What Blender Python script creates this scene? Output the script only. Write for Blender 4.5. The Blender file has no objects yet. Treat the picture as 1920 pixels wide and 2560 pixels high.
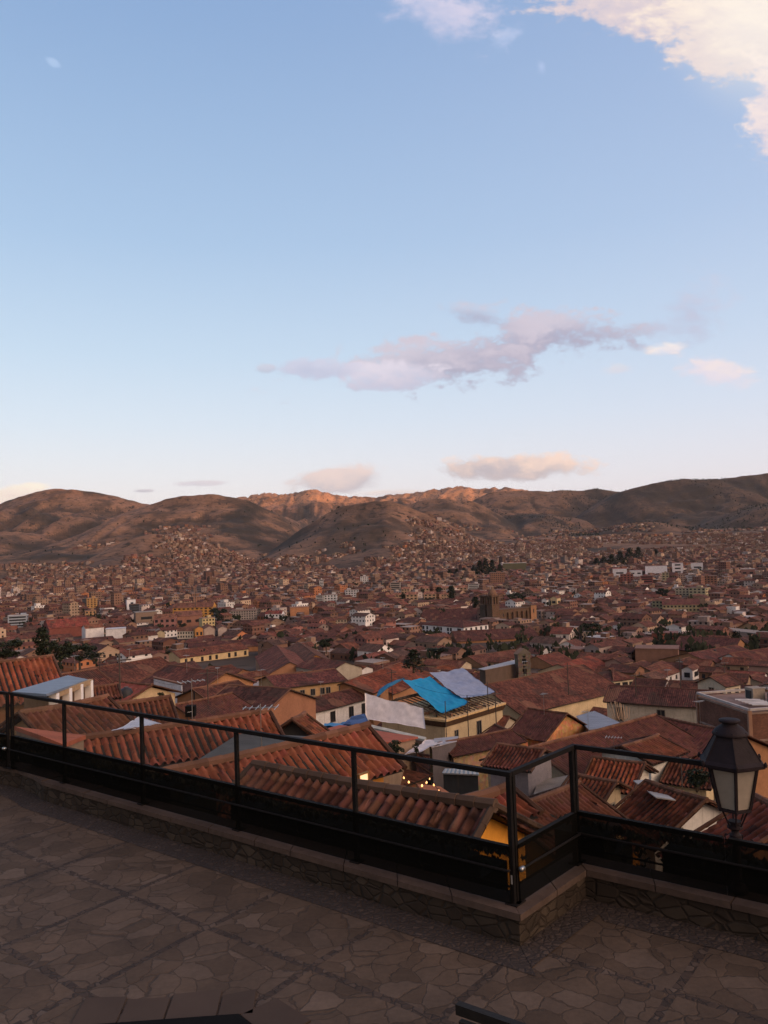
import bpy, bmesh, math, random
import numpy as np
from mathutils import Vector, Matrix
R = random.Random(7)
NR = np.random.RandomState(11)
scene = bpy.context.scene
COL = scene.collection

# ------------------------------------------------------------------ camera
CAM_Z, FPX = 3.1, 2000.0
TH, RHO = math.atan(87 / 2000), math.radians(1.97)
_f = Vector((0, math.cos(TH), math.sin(TH)))
_u = Vector((0, -math.sin(TH), math.cos(TH)))
_r = Vector((1, 0, 0))
RIGHT = math.cos(RHO) * _r - math.sin(RHO) * _u
UP = math.sin(RHO) * _r + math.cos(RHO) * _u
cam_d = bpy.data.cameras.new("camera")
cam = bpy.data.objects.new("camera", cam_d)
COL.objects.link(cam)
cam_d.sensor_fit = 'HORIZONTAL'
cam_d.sensor_width = 36.0
cam_d.lens = 36.0 * FPX / 1920
cam_d.clip_start = 0.05
cam_d.clip_end = 60000
m3 = Matrix((RIGHT, UP, -_f)).transposed()
cam.matrix_world = Matrix.Translation((0, 0, CAM_Z)) @ m3.to_4x4()
scene.camera = cam

def ray(px, py):
    d = _f + RIGHT * ((px - 960) / FPX) - UP * ((py - 1280) / FPX)
    return d / d.y
def P(px, py, Y):                       # a direction seen from the terrace, taken to a depth
    d = ray(px, py)
    return Vector((d.x * Y, Y, CAM_Z + d.z * Y))
def PZ(px, py, z):                      # ... taken down to a level
    d = ray(px, py)
    t = (z - CAM_Z) / d.z
    return Vector((d.x * t, t, z))
def proj(p):
    v = Vector(p) - Vector((0, 0, CAM_Z))
    w = max(v.dot(_f), .01)
    return 960 + FPX * v.dot(RIGHT) / w, 1280 - FPX * v.dot(UP) / w

# ------------------------------------------------------------------ view, sun, sky
vs = scene.view_settings
vs.view_transform = 'Standard'; vs.look = 'None'; vs.gamma = 1; vs.use_curve_mapping = False
vs.exposure = 0.0
SUN = Vector((0.90, -0.43, 0.0)).normalized()
SUN_EL = math.radians(3.5)
sun_d = bpy.data.lights.new("sun", 'SUN')
sun_d.energy = 5.0; sun_d.angle = math.radians(0.5); sun_d.color = (1.0, 0.44, 0.18)
sun = bpy.data.objects.new("sun", sun_d); COL.objects.link(sun)
to_sun = Vector((SUN.x * math.cos(SUN_EL), SUN.y * math.cos(SUN_EL), math.sin(SUN_EL)))
sun.rotation_euler = to_sun.to_track_quat('Z', 'Y').to_euler()
sun.location = (30, -20, 60)

def lin(r, g, b):
    return tuple((c / 255 / 12.92) if c / 255 <= .04045 else ((c / 255 + .055) / 1.055) ** 2.4 for c in (r, g, b))

class NT:                                # small helper for node trees
    def __init__(s, tree): s.t = tree; s.n = tree.nodes; s.l = tree.links
    def new(s, typ, **kw):
        n = s.n.new(typ)
        for k, v in kw.items(): setattr(n, k, v)
        return n
    def put(s, sock, v):
        if v is None: return
        if hasattr(v, 'is_linked') or isinstance(v, bpy.types.NodeSocket): s.l.new(v, sock)
        else:
            try: sock.default_value = v
            except Exception:
                sock.default_value = (*v, 1.0)
    def math(s, op, a, b=None, c=None, clamp=False):
        n = s.new('ShaderNodeMath', operation=op); n.use_clamp = clamp
        for i, v in enumerate((a, b, c)): s.put(n.inputs[i], v)
        return n.outputs[0]
    def mix(s, f, a, b, mode='MIX'):
        n = s.new('ShaderNodeMixRGB', blend_type=mode)
        s.put(n.inputs[0], f); s.put(n.inputs[1], a); s.put(n.inputs[2], b)
        return n.outputs[0]
    def noise(s, vec, scale, detail=4, rough=.55, dist=0.0):
        n = s.new('ShaderNodeTexNoise')
        s.put(n.inputs['Vector'], vec)
        n.inputs['Scale'].default_value = scale; n.inputs['Detail'].default_value = detail
        n.inputs['Roughness'].default_value = rough; n.inputs['Distortion'].default_value = dist
        return n.outputs['Fac'], n.outputs['Color']
    def ramp(s, f, pts, interp='LINEAR'):
        n = s.new('ShaderNodeValToRGB'); cr = n.color_ramp; cr.interpolation = interp
        while len(cr.elements) < len(pts): cr.elements.new(.5)
        for e, (p, c) in zip(cr.elements, pts):
            e.position = p; e.color = (*c, 1) if len(c) == 3 else c
        s.put(n.inputs[0], f)
        return n.outputs[0]
    def smooth(s, x, a, b):
        n = s.new('ShaderNodeMapRange', interpolation_type='SMOOTHSTEP')
        s.put(n.inputs[0], x); n.inputs[1].default_value = a; n.inputs[2].default_value = b
        return n.outputs[0]

world = bpy.data.worlds.new("World"); scene.world = world
world.use_nodes = True
world.node_tree.nodes.clear()
w = NT(world.node_tree)
wout = w.new('ShaderNodeOutputWorld')
sky = w.new('ShaderNodeTexSky', sky_type='NISHITA')
sky.sun_disc = False; sky.sun_elevation = SUN_EL; sky.sun_rotation = math.atan2(SUN.x, SUN.y)
bg1 = w.new('ShaderNodeBackground'); bg1.inputs[1].default_value = 0.05
w.l.new(sky.outputs[0], bg1.inputs[0])
tc = w.new('ShaderNodeTexCoord')
sep = w.new('ShaderNodeSeparateXYZ'); w.l.new(tc.outputs['Generated'], sep.inputs[0])
dx, dy, dz = sep.outputs
zc = w.math('MAXIMUM', dz, 0.0)
SKYK = 1.0
base = w.ramp(zc, [(0, lin(250, 242, 243)), (.07, lin(236, 233, 240)), (.155, lin(212, 223, 239)), (.235, lin(192, 212, 234)),
                   (.36, lin(165, 192, 224)), (.55, lin(138, 168, 209)), (.78, lin(100, 138, 196)), (1, lin(84, 120, 180))])
ysafe = w.math('MAXIMUM', dy, .05)
pp = w.math('DIVIDE', dx, ysafe)
qq = w.math('DIVIDE', dz, ysafe)
front = w.smooth(dy, .15, .4)
# the right-hand side of the sky is a little more violet
viol = w.math('MULTIPLY', w.smooth(pp, -.35, .75), .22)
base = w.mix(viol, base, lin(198, 200, 232))
vec = w.new('ShaderNodeCombineXYZ')
w.put(vec.inputs[0], w.math('MULTIPLY', pp, 1.0)); w.put(vec.inputs[1], w.math('MULTIPLY', qq, 1.7)); vec.inputs[2].default_value = 3.7
nz, _ = w.noise(vec.outputs[0], 9.0, 8, .62, .25)
nz2, _ = w.noise(vec.outputs[0], 4.2, 5, .55, .1)
nzf, _ = w.noise(vec.outputs[0], 30.0, 5, .6)
nzc = w.math('ADD', w.math('MULTIPLY', w.math('SUBTRACT', nz, .5), 2.8), w.math('MULTIPLY', w.math('SUBTRACT', nzf, .5), 1.7))
nzb = w.math('SUBTRACT', nz2, .5)
def cloud(col, px, py, rx, ry, rot, light, dark, amp=1.5, edge=(.0, .55), opac=1.0, lit_dir=(0, 1)):
    """an elliptic bank of cloud round a direction, ragged by noise (px, py: photo pixels in a 1659-wide print)"""
    k = 1920 / 1659
    d0 = ray(px * k, py * k)
    a, b = rx * k / FPX, ry * k / FPX
    c, s_ = math.cos(rot), math.sin(rot)
    du = w.math('SUBTRACT', pp, d0.x); dv = w.math('SUBTRACT', qq, d0.z)
    e1 = w.math('DIVIDE', w.math('ADD', w.math('MULTIPLY', du, c), w.math('MULTIPLY', dv, s_)), a)
    e2 = w.math('DIVIDE', w.math('SUBTRACT', w.math('MULTIPLY', dv, c), w.math('MULTIPLY', du, s_)), b)
    rr = w.math('SQRT', w.math('ADD', w.math('MULTIPLY', e1, e1), w.math('MULTIPLY', e2, e2)))
    body = w.math('ADD', w.math('SUBTRACT', 1.12, rr), w.math('MULTIPLY', nzc, amp))
    body = w.math('ADD', body, w.math('MULTIPLY', nzb, amp * .7))
    dens = w.math('MULTIPLY', w.math('MULTIPLY', w.smooth(body, *edge), front), opac)
    shade = w.math('ADD', w.math('ADD', w.math('MULTIPLY', e1, .5 * lit_dir[0]), w.math('MULTIPLY', e2, .5 * lit_dir[1])), w.math('MULTIPLY', nzc, .9))
    tint = w.mix(w.smooth(shade, -.5, .6), dark, light)
    return w.mix(dens, col, tint)
LV, DV = lin(206, 194, 208), lin(160, 152, 178)          # violet-grey bank
LP, DP = lin(250, 226, 214), lin(226, 206, 212)          # pink-lit bank
skyc = base
for args in [
    # long violet bank
    (1170, 722, 185, 40, .08, LV, DV, 2.1, (-.15, 1.0), .9), (965, 775, 180, 50, .10, LV, DV, 2.1, (-.15, 1.0), .92),
    (850, 815, 110, 32, 0, lin(226, 216, 230), lin(190, 186, 210), 1.0, (.0, .6), .8), (680, 795, 85, 22, -.1, lin(206, 202, 222), lin(186, 184, 210), .9, (.0, .6), .8),
    (1030, 685, 90, 26, -.2, LV, DV, 1.1, (.1, .8), .6), (575, 795, 26, 11, 0, LV, DV, .9, (.1, .8), .5), 
    # right wisps
    (1500, 680, 85, 90, -.5, lin(200, 201, 222), lin(184, 187, 212), 1.3, (-.05, 1.1), .85), (1448, 752, 46, 17, .1, lin(250, 236, 230), lin(232, 220, 228), 1.1, (.1, 1.0), .8),
    (1550, 796, 100, 34, -.25, lin(250, 228, 222), lin(226, 214, 230), .9, (.05, .8), .8), (1340, 800, 60, 20, 0, LP, DP, .9, (.2, .9), .35),
    # low banks over the ridge
    (1090, 1010, 170, 30, 0, lin(250, 216, 202), lin(186, 174, 186), .8, (-.05, .5), .97), (735, 1038, 115, 30, 0, lin(232, 206, 204), lin(190, 180, 194), .85, (-.05, .6), .92),
    (860, 1064, 120, 10, 0, LP, lin(220, 206, 212), .5, (.1, .7), .7), (430, 1044, 65, 8, 0, lin(216, 204, 216), lin(204, 196, 212), .5, (.1, .7), .8),
    (310, 1060, 30, 5, 0, LV, DV, .5, (.1, .7), .7), (30, 1066, 75, 20, .1, lin(255, 240, 226), lin(240, 218, 214), .6, (.0, .5), .95),
    (115, 135, 26, 12, -.6, lin(178, 200, 232), lin(170, 194, 228), .8, (.2, .9), .7),
    # the big lit cloud at the top right and its neighbour
    (920, 5, 185, 80, -.5, lin(222, 212, 230), lin(186, 192, 222), .9, (.0, .9), .85), (1090, 80, 70, 30, .5, lin(196, 204, 232), lin(178, 194, 228), 1.0, (.2, 1.), .6),
    (1170, 145, 16, 24, .2, lin(190, 204, 235), lin(180, 196, 230), .7, (.2, 1.), .6),
    (1450, -20, 340, 150, -.28, lin(248, 224, 212), lin(214, 200, 208), .9, (.0, .45), .97), (1600, 75, 210, 142, -.1, lin(252, 234, 218), lin(226, 208, 208), .85, (.0, .45), .97),
    (1690, 215, 92, 165, .1, lin(252, 232, 222), lin(222, 208, 218), .9, (.0, .55), .95),
]:
    skyc = cloud(skyc, *args)
# evening glow round the hidden sun (outside the frame, right and behind)
dotn = w.new('ShaderNodeVectorMath', operation='DOT_PRODUCT')
w.l.new(tc.outputs['Generated'], dotn.inputs[0])
gd = Vector((0.80, -0.56, 0.26)).normalized(); dotn.inputs[1].default_value = gd
gl = w.math('POWER', w.math('MAXIMUM', dotn.outputs['Value'], 0.0), 5.0)
glow = w.mix(gl, (0, 0, 0), (5.2, 3.5, 2.45))
# the eastern sky behind the terrace is already dusky
skyc = w.mix(w.math('MULTIPLY', w.smooth(dy, .12, -.35), .70), skyc, (.20, .15, .14))
skyc = w.mix(1.0, skyc, glow, 'ADD')
# corner of the big cloud burns out
d0 = ray(1900, 60)
hot = w.math('SUBTRACT', 1.0, w.math('MULTIPLY', w.math('SQRT', w.math('ADD', w.math('POWER', w.math('SUBTRACT', pp, d0.x), 2), w.math('POWER', w.math('SUBTRACT', qq, d0.z), 2))), 7.0))
skyc = w.mix(w.math('MULTIPLY', w.math('MULTIPLY', w.smooth(hot, 0, 1), front), .6), skyc, lin(255, 246, 234))
# below the horizon
skyc = w.mix(w.smooth(dz, -.02, -.0), lin(120, 96, 80), skyc)
bg2 = w.new('ShaderNodeBackground'); w.l.new(skyc, bg2.inputs[0]); bg2.inputs[1].default_value = SKYK
adds = w.new('ShaderNodeAddShader')
w.l.new(bg1.outputs[0], adds.inputs[0]); w.l.new(bg2.outputs[0], adds.inputs[1])
w.l.new(adds.outputs[0], wout.inputs[0])
world.cycles.sampling_method = 'MANUAL'; world.cycles.sample_map_resolution = 1024
cy = scene.cycles
cy.max_bounces = 5; cy.diffuse_bounces = 2; cy.glossy_bounces = 2; cy.transmission_bounces = 4; cy.transparent_max_bounces = 12
cy.use_denoising = True
cy.sample_clamp_indirect = 3

# ------------------------------------------------------------------ object helpers
def tag(o, label=None, cat=None, group=None, kind=None):
    if label: o['label'] = label
    if cat: o['category'] = cat
    if group: o['group'] = group
    if kind: o['kind'] = kind
    return o
def link(o, parent=None):
    COL.objects.link(o)
    if parent is not None: o.parent = parent
    return o
def empty(name, loc, label, cat, group=None):
    o = bpy.data.objects.new(name, None); link(o); o.location = loc; o.empty_display_size = .3
    return tag(o, label, cat, group)
class MB:
    """collects faces, then becomes one mesh object"""
    def __init__(s): s.v = []; s.f = []; s.c = []; s.m = []; s.uv = []
    def face(s, pts, col=(.5, .5, .5), mi=0, uv=None):
        n = len(s.v); s.v.extend([tuple(p) for p in pts]); s.f.append(tuple(range(n, n + len(pts))))
        s.c.append(col); s.m.append(mi); s.uv.append(uv or [(0, 0)] * len(pts))
    def prism(s, bottom, top, col=(.5, .5, .5), mi=0, caps=True):
        n = len(bottom)
        for i in range(n):
            j = (i + 1) % n
            L = (Vector(bottom[j]) - Vector(bottom[i])).length; h = (Vector(top[i]) - Vector(bottom[i])).length
            s.face([bottom[i], bottom[j], top[j], top[i]], col, mi, [(0, 0), (L, 0), (L, h), (0, h)])
        if caps:
            s.face(list(reversed(bottom)), col, mi); s.face(top, col, mi)
    def box(s, c, size, col=(.5, .5, .5), mi=0, ax=None, az=None):
        c = Vector(c); X = (ax or Vector((1, 0, 0))).normalized(); Z = (az or Vector((0, 0, 1))).normalized(); Y = Z.cross(X).normalized()
        hx, hy, hz = size[0] / 2, size[1] / 2, size[2] / 2
        q = [(-hx, -hy), (hx, -hy), (hx, hy), (-hx, hy)]
        s.prism([c + X * a + Y * b - Z * hz for a, b in q], [c + X * a + Y * b + Z * hz for a, b in q], col, mi)
    def bar(s, a, b, t, col=(.5, .5, .5), mi=0, t2=None, n=4):
        a, b = Vector(a), Vector(b); d = (b - a)
        if d.length < 1e-6: return
        d.normalize(); ref = Vector((0, 0, 1)) if abs(d.z) < .9 else Vector((1, 0, 0))
        X = d.cross(ref).normalized(); Y = X.cross(d).normalized()
        t2 = t if t2 is None else t2
        off = math.pi / n
        k = 1 / math.cos(off) if n == 4 else 1
        ring = lambda p, r: [p + (X * math.cos(off + 2 * math.pi * i / n) + Y * math.sin(off + 2 * math.pi * i / n)) * r * k for i in range(n)]
        s.prism(ring(a, t / 2), ring(b, t2 / 2), col, mi)
    def lathe(s, c, prof, n=16, col=(.5, .5, .5), mi=0, axis=None, caps=True):
        c = Vector(c); Z = (axis or Vector((0, 0, 1))).normalized()
        X = Z.orthogonal().normalized(); Y = Z.cross(X)
        rings = [[c + Z * z + (X * math.cos(2 * math.pi * i / n) + Y * math.sin(2 * math.pi * i / n)) * r for i in range(n)] for r, z in prof]
        for a, b in zip(rings, rings[1:]):
            for i in range(n):
                j = (i + 1) % n; s.face([a[i], a[j], b[j], b[i]], col, mi)
        if caps:
            s.face(list(reversed(rings[0])), col, mi); s.face(rings[-1], col, mi)
    def build(s, name, mats, parent=None, smooth=False, origin=None, weld=False):
        me = bpy.data.meshes.new(name)
        o0 = Vector(origin) if origin is not None else (Vector(parent.matrix_world.translation) if parent is not None and parent.type == 'EMPTY' else Vector((0, 0, 0)))
        if parent is not None and origin is None: o0 = world_loc(parent)
        V = [(x - o0.x, y - o0.y, z - o0.z) for x, y, z in s.v]
        me.from_pydata(V, [], s.f)
        finish(me, s.c, s.m, s.uv)
        for m in (mats if isinstance(mats, (list, tuple)) else [mats]): me.materials.append(m)
        if smooth: me.polygons.foreach_set('use_smooth', [True] * len(me.polygons))
        if weld or smooth:
            bm = bmesh.new(); bm.from_mesh(me); bmesh.ops.remove_doubles(bm, verts=bm.verts, dist=1e-4); bm.to_mesh(me); bm.free()
        o = bpy.data.objects.new(name, me)
        link(o, parent)
        if parent is None: o.location = o0
        return o
def world_loc(o):
    v = Vector((0, 0, 0))
    while o is not None: v += o.location; o = o.parent
    return v
def finish(me, fc, fm, uv):
    n = len(me.polygons)
    cnt = np.empty(n, np.int32); me.polygons.foreach_get('loop_total', cnt)
    at = me.attributes.new('Col', 'FLOAT_COLOR', 'CORNER')
    c = np.ones((n, 4), np.float32); c[:, :3] = np.asarray(fc, np.float32).reshape(n, 3)
    at.data.foreach_set('color', np.repeat(c, cnt, axis=0).ravel())
    me.polygons.foreach_set('material_index', np.asarray(fm, np.int32))
    if uv is not None:
        l = me.uv_layers.new(name='UV')
        l.data.foreach_set('uv', np.asarray([c for f in uv for c in f], np.float32).ravel())
    me.update()
def np_mesh(name, V, Q, col, mat, uv=None, smooth=False, mi=None):
    """fast quad mesh; col per face (M,3); uv per corner (M*4,2)"""
    me = bpy.data.meshes.new(name)
    V = np.asarray(V, np.float32); Q = np.asarray(Q, np.int32)
    me.vertices.add(len(V)); me.vertices.foreach_set('co', V.ravel())
    me.loops.add(Q.size); me.loops.foreach_set('vertex_index', Q.ravel())
    me.polygons.add(len(Q)); me.polygons.foreach_set('loop_start', np.arange(len(Q), dtype=np.int32) * 4)
    me.update(calc_edges=True)
    at = me.attributes.new('Col', 'FLOAT_COLOR', 'CORNER')
    c = np.ones((len(Q), 4), np.float32); c[:, :3] = col
    at.data.foreach_set('color', np.repeat(c, 4, axis=0).ravel())
    if uv is not None:
        l = me.uv_layers.new(name='UV'); l.data.foreach_set('uv', np.asarray(uv, np.float32).ravel())
    if mi is not None: me.polygons.foreach_set('material_index', np.asarray(mi, np.int32))
    for m in (mat if isinstance(mat, (list, tuple)) else [mat]): me.materials.append(m)
    if smooth: me.polygons.foreach_set('use_smooth', [True] * len(Q))
    me.validate()
    return me
def vnoise(x, y, seed=0):
    xi = np.floor(x).astype(np.int64); yi = np.floor(y).astype(np.int64); fx = x - xi; fy = y - yi
    def h(a, b):
        n = (a * 374761393 + b * 668265263 + seed * 1442695041) & 0x7fffffff
        n = ((n ^ (n >> 13)) * 1274126177) & 0x7fffffff
        return ((n ^ (n >> 16)) & 0xffff) / 65535.0
    sx = fx * fx * (3 - 2 * fx); sy = fy * fy * (3 - 2 * fy)
    return (h(xi, yi) * (1 - sx) + h(xi + 1, yi) * sx) * (1 - sy) + (h(xi, yi + 1) * (1 - sx) + h(xi + 1, yi + 1) * sx) * sy
def fbm(x, y, seed=0, oct=4, ridge=False):
    t = 0; a = .5; n = 0
    for i in range(oct):
        v = vnoise(x * 2 ** i, y * 2 ** i, seed + i * 17)
        if ridge: v = 1 - abs(2 * v - 1)
        t = t + a * v; n += a; a *= .5
    return t / n
# ------------------------------------------------------------------ materials
def mat(name, rough=.8, spec=.3):
    m = bpy.data.materials.new(name); m.use_nodes = True
    m.node_tree.nodes.clear(); t = NT(m.node_tree)
    out = t.new('ShaderNodeOutputMaterial'); b = t.new('ShaderNodeBsdfPrincipled')
    t.l.new(b.outputs[0], out.inputs[0])
    b.inputs['Roughness'].default_value = rough
    b.inputs['Specular IOR Level'].default_value = spec
    t.b = b; t.out = out
    return m, t
def attr(t):
    a = t.new('ShaderNodeAttribute'); a.attribute_name = 'Col'
    return a.outputs['Color']
def bump(t, h, strength=.4, dist=.02):
    n = t.new('ShaderNodeBump'); n.inputs['Strength'].default_value = strength; n.inputs['Distance'].default_value = dist
    t.put(n.inputs['Height'], h); t.l.new(n.outputs[0], t.b.inputs['Normal'])
def objco(t): return t.new('ShaderNodeTexCoord').outputs['Object']
def geopos(t): return t.new('ShaderNodeNewGeometry').outputs['Position']
def vary(t, col, vec, scale, lo, hi, detail=5):
    f, _ = t.noise(vec, scale, detail)
    return t.mix(1.0, col, t.ramp(f, [(.25, (lo,) * 3), (.75, (hi,) * 3)]), 'MULTIPLY')
M = {}
def simple(name, col, rough=.7, spec=.3, metal=0, var=(.8, 1.15), vs=3.0, bs=0):
    m, t = mat(name, rough, spec)
    c = attr(t) if col is None else col
    c = vary(t, c, geopos(t), vs, *var)
    t.put(t.b.inputs['Base Color'], c); t.b.inputs['Metallic'].default_value = metal
    if bs:
        f, _ = t.noise(geopos(t), vs * 6, 5); bump(t, f, bs)
    M[name] = m
    return m
# clay tiles, near (every tile is geometry)
m, t = mat('clay_tile', .88, .2)
c = attr(t); g = geopos(t)
c = vary(t, c, g, 1.1, .62, 1.2)
f, _ = t.noise(g, 7, 6, .65)
c = t.mix(t.math('MULTIPLY', t.smooth(f, .60, .74), .7), c, (.060, .050, .036))           # lichen and soot
f2, _ = t.noise(g, 2.3, 5, .6)
c = t.mix(t.math('MULTIPLY', t.smooth(f2, .6, .8), .45), c, (.20, .15, .10))
t.put(t.b.inputs['Base Color'], c); f3, _ = t.noise(g, 60, 4); bump(t, f3, .25, .01); M['tile'] = m
# clay tiles, further off (rows and channels from the face coordinates, in metres)
m, t = mat('clay_tile_far', .9, .15)
uvn = t.new('ShaderNodeUVMap'); uvn.uv_map = 'UV'
s = t.new('ShaderNodeSeparateXYZ'); t.l.new(uvn.outputs[0], s.inputs[0])
cu = t.math('FLOOR', t.math('DIVIDE', s.outputs[0], .27)); cv = t.math('FLOOR', t.math('DIVIDE', s.outputs[1], .42))
cmb = t.new('ShaderNodeCombineXYZ'); t.put(cmb.inputs[0], cu); t.put(cmb.inputs[1], cv)
wn = t.new('ShaderNodeTexWhiteNoise'); t.l.new(cmb.outputs[0], wn.inputs['Vector'])
c = t.mix(1.0, attr(t), t.ramp(wn.outputs['Value'], [(0, (.55, .55, .55)), (.5, (1, 1, 1)), (1, (1.45, 1.35, 1.3))]), 'MULTIPLY')
g = geopos(t)
c = vary(t, c, g, .35, .52, 1.35)
pv = t.new('ShaderNodeMapping'); pv.inputs['Scale'].default_value = (.42, .30, 1); t.l.new(uvn.outputs[0], pv.inputs['Vector'])
vp = t.new('ShaderNodeTexVoronoi'); vp.inputs['Scale'].default_value = 1.0; vp.distance = 'CHEBYCHEV'; t.l.new(pv.outputs[0], vp.inputs['Vector'])
ps = t.new('ShaderNodeSeparateColor'); t.l.new(vp.outputs['Color'], ps.inputs[0])
c = t.mix(t.math('MULTIPLY', t.math('GREATER_THAN', ps.outputs[0], .86), .55), c, (.21, .105, .062))
c = t.mix(t.math('MULTIPLY', t.math('LESS_THAN', ps.outputs[1], .14), .5), c, (.05, .034, .026))
f, _ = t.noise(g, 1.3, 6, .65)
c = t.mix(t.smooth(f, .55, .75), c, (.075, .055, .038))
st = t.new('ShaderNodeMapping'); st.inputs['Scale'].default_value = (1.6, .16, 1); t.l.new(uvn.outputs[0], st.inputs['Vector'])
f4, _ = t.noise(st.outputs[0], 1.0, 4, .6)
c = t.mix(1.0, c, t.ramp(f4, [(.3, (.72, .70, .68)), (.7, (1.2, 1.2, 1.18))]), 'MULTIPLY')
t.put(t.b.inputs['Base Color'], c)
wv = t.math('ABSOLUTE', t.math('SINE', t.math('MULTIPLY', s.outputs[0], math.pi / .27)))
rw = t.math('FRACT', t.math('DIVIDE', s.outputs[1], .42))
bump(t, t.math('ADD', wv, t.math('MULTIPLY', rw, .35)), .9, .09); M['tile_far'] = m
# lime plaster, painted walls
m, t = mat('plaster', .9, .15)
g = geopos(t); c = attr(t)
c = vary(t, c, g, .5, .78, 1.1); c = vary(t, c, g, 4, .86, 1.08)
sc = t.new('ShaderNodeMapping'); sc.inputs['Scale'].default_value = (2.2, 2.2, .22); t.l.new(g, sc.inputs['Vector'])
f, _ = t.noise(sc.outputs[0], 1.2, 5, .6)
c = t.mix(t.math('MULTIPLY', t.smooth(f, .56, .78), .5), c, (.11, .075, .05))
t.put(t.b.inputs['Base Color'], c); f3, _ = t.noise(g, 25, 4); bump(t, f3, .2, .02); M['plaster'] = m
# adobe and rubble
m, t = mat('adobe', .95, .1)
g = geopos(t); c = vary(t, attr(t), g, 1.2, .65, 1.2)
vo = t.new('ShaderNodeTexVoronoi'); vo.inputs['Scale'].default_value = 2.6; t.l.new(g, vo.inputs['Vector'])
c = t.mix(.35, c, vo.outputs['Color'], 'MULTIPLY'); c = t.mix(1, c, (1.2, 1.15, 1.1), 'MULTIPLY')
t.put(t.b.inputs['Base Color'], c); bump(t, vo.outputs['Distance'], .6, .06); M['adobe'] = m
# brick
m, t = mat('brick', .92, .15)
uvn = t.new('ShaderNodeUVMap'); uvn.uv_map = 'UV'
br = t.new('ShaderNodeTexBrick'); t.l.new(uvn.outputs[0], br.inputs['Vector']); br.inputs['Scale'].default_value = 2.2
a = attr(t); t.put(br.inputs['Color1'], a); t.put(br.inputs['Color2'], t.mix(1, a, (.7, .72, .75), 'MULTIPLY')); br.inputs['Mortar'].default_value = (.13, .085, .065, 1)
t.put(t.b.inputs['Base Color'], vary(t, br.outputs['Color'], geopos(t), .8, .7, 1.2)); M['brick'] = m
# far city: walls carry rows of openings at true size
m, t = mat('city_wall', .9, .15)
uvn = t.new('ShaderNodeUVMap'); uvn.uv_map = 'UV'
s = t.new('ShaderNodeSeparateXYZ'); t.l.new(uvn.outputs[0], s.inputs[0])
fu = t.math('FRACT', t.math('DIVIDE', s.outputs[0], 3.1)); fv = t.math('FRACT', t.math('DIVIDE', s.outputs[1], 2.9))
inu = t.math('MULTIPLY', t.math('GREATER_THAN', fu, .28), t.math('LESS_THAN', fu, .70))
inv = t.math('MULTIPLY', t.math('GREATER_THAN', fv, .32), t.math('LESS_THAN', fv, .78))
cmb = t.new('ShaderNodeCombineXYZ'); t.put(cmb.inputs[0], t.math('FLOOR', t.math('DIVIDE', s.outputs[0], 3.1))); t.put(cmb.inputs[1], t.math('FLOOR', t.math('DIVIDE', s.outputs[1], 2.9)))
wn = t.new('ShaderNodeTexWhiteNoise'); t.l.new(cmb.outputs[0], wn.inputs['Vector'])
win = t.math('MULTIPLY', t.math('MULTIPLY', inu, inv), t.math('GREATER_THAN', wn.outputs['Value'], .22))
slab = t.math('MULTIPLY', t.math('LESS_THAN', fv, .08), t.math('GREATER_THAN', s.outputs[1], .3))
c = vary(t, attr(t), geopos(t), .12, .75, 1.2)
c = t.mix(t.math('MULTIPLY', slab, .5), c, (.28, .25, .22))
t.put(t.b.inputs['Base Color'], t.mix(win, c, (.02, .02, .022))); M['city_wall'] = m
# corrugated metal
m, t = mat('metal_sheet', .5, .4)
uvn = t.new('ShaderNodeUVMap'); uvn.uv_map = 'UV'
s = t.new('ShaderNodeSeparateXYZ'); t.l.new(uvn.outputs[0], s.inputs[0])
wv = t.math('SINE', t.math('MULTIPLY', s.outputs[0], 2 * math.pi / .22))
c = vary(t, attr(t), geopos(t), .7, .7, 1.2)
f, _ = t.noise(geopos(t), 2.0, 6, .65); c = t.mix(t.math('MULTIPLY', t.smooth(f, .58, .75), .6), c, (.14, .07, .04))
t.put(t.b.inputs['Base Color'], c); t.b.inputs['Metallic'].default_value = .25; bump(t, wv, .7, .05); M['metal'] = m
simple('cloth', None, .75, .25, 0, (.82, 1.12), 1.4, .3)
simple('wood', None, .75, .25, 0, (.6, 1.2), 3.0, .3)
simple('concrete', None, .92, .2, 0, (.65, 1.2), .9, .3)
simple('paint', None, .6, .3, 0, (.85, 1.1), 2.0)
simple('dark_opening', (.012, .012, .014), .35, .4, 0, (.7, 1.2), 1.0)
simple('window_glass', (.02, .022, .026), .12, .5, 0, (.8, 1.2), 1.0)
simple('iron', (.010, .0085, .008), .75, .1, 0, (.7, 1.3), 5.0, .15)
simple('steel', (.45, .44, .42), .28, .5, .9, (.9, 1.1), 5.0)
simple('lamp_metal', (.018, .0125, .014), .7, .14, 0, (.7, 1.35), 9.0, .2)
simple('foliage', None, .8, .2, 0, (.7, 1.3), .7)
simple('bark', (.09, .065, .045), .9, .2, 0, (.6, 1.3), 3, .4)
simple('black_panel', (.008, .008, .008), .9, .05, 0, (.9, 1.1), 1)
m, t = mat('bulb', .3); t.b.inputs['Emission Color'].default_value = (1, .42, .13, 1); t.b.inputs['Emission Strength'].default_value = 3.2; t.b.inputs['Base Color'].default_value = (.9, .7, .5, 1); M['bulb'] = m
m, t = mat('lamp_glow', .3); t.b.inputs['Emission Color'].default_value = (1, .5, .16, 1); t.b.inputs['Emission Strength'].default_value = 1.1; M['glow'] = m
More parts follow.
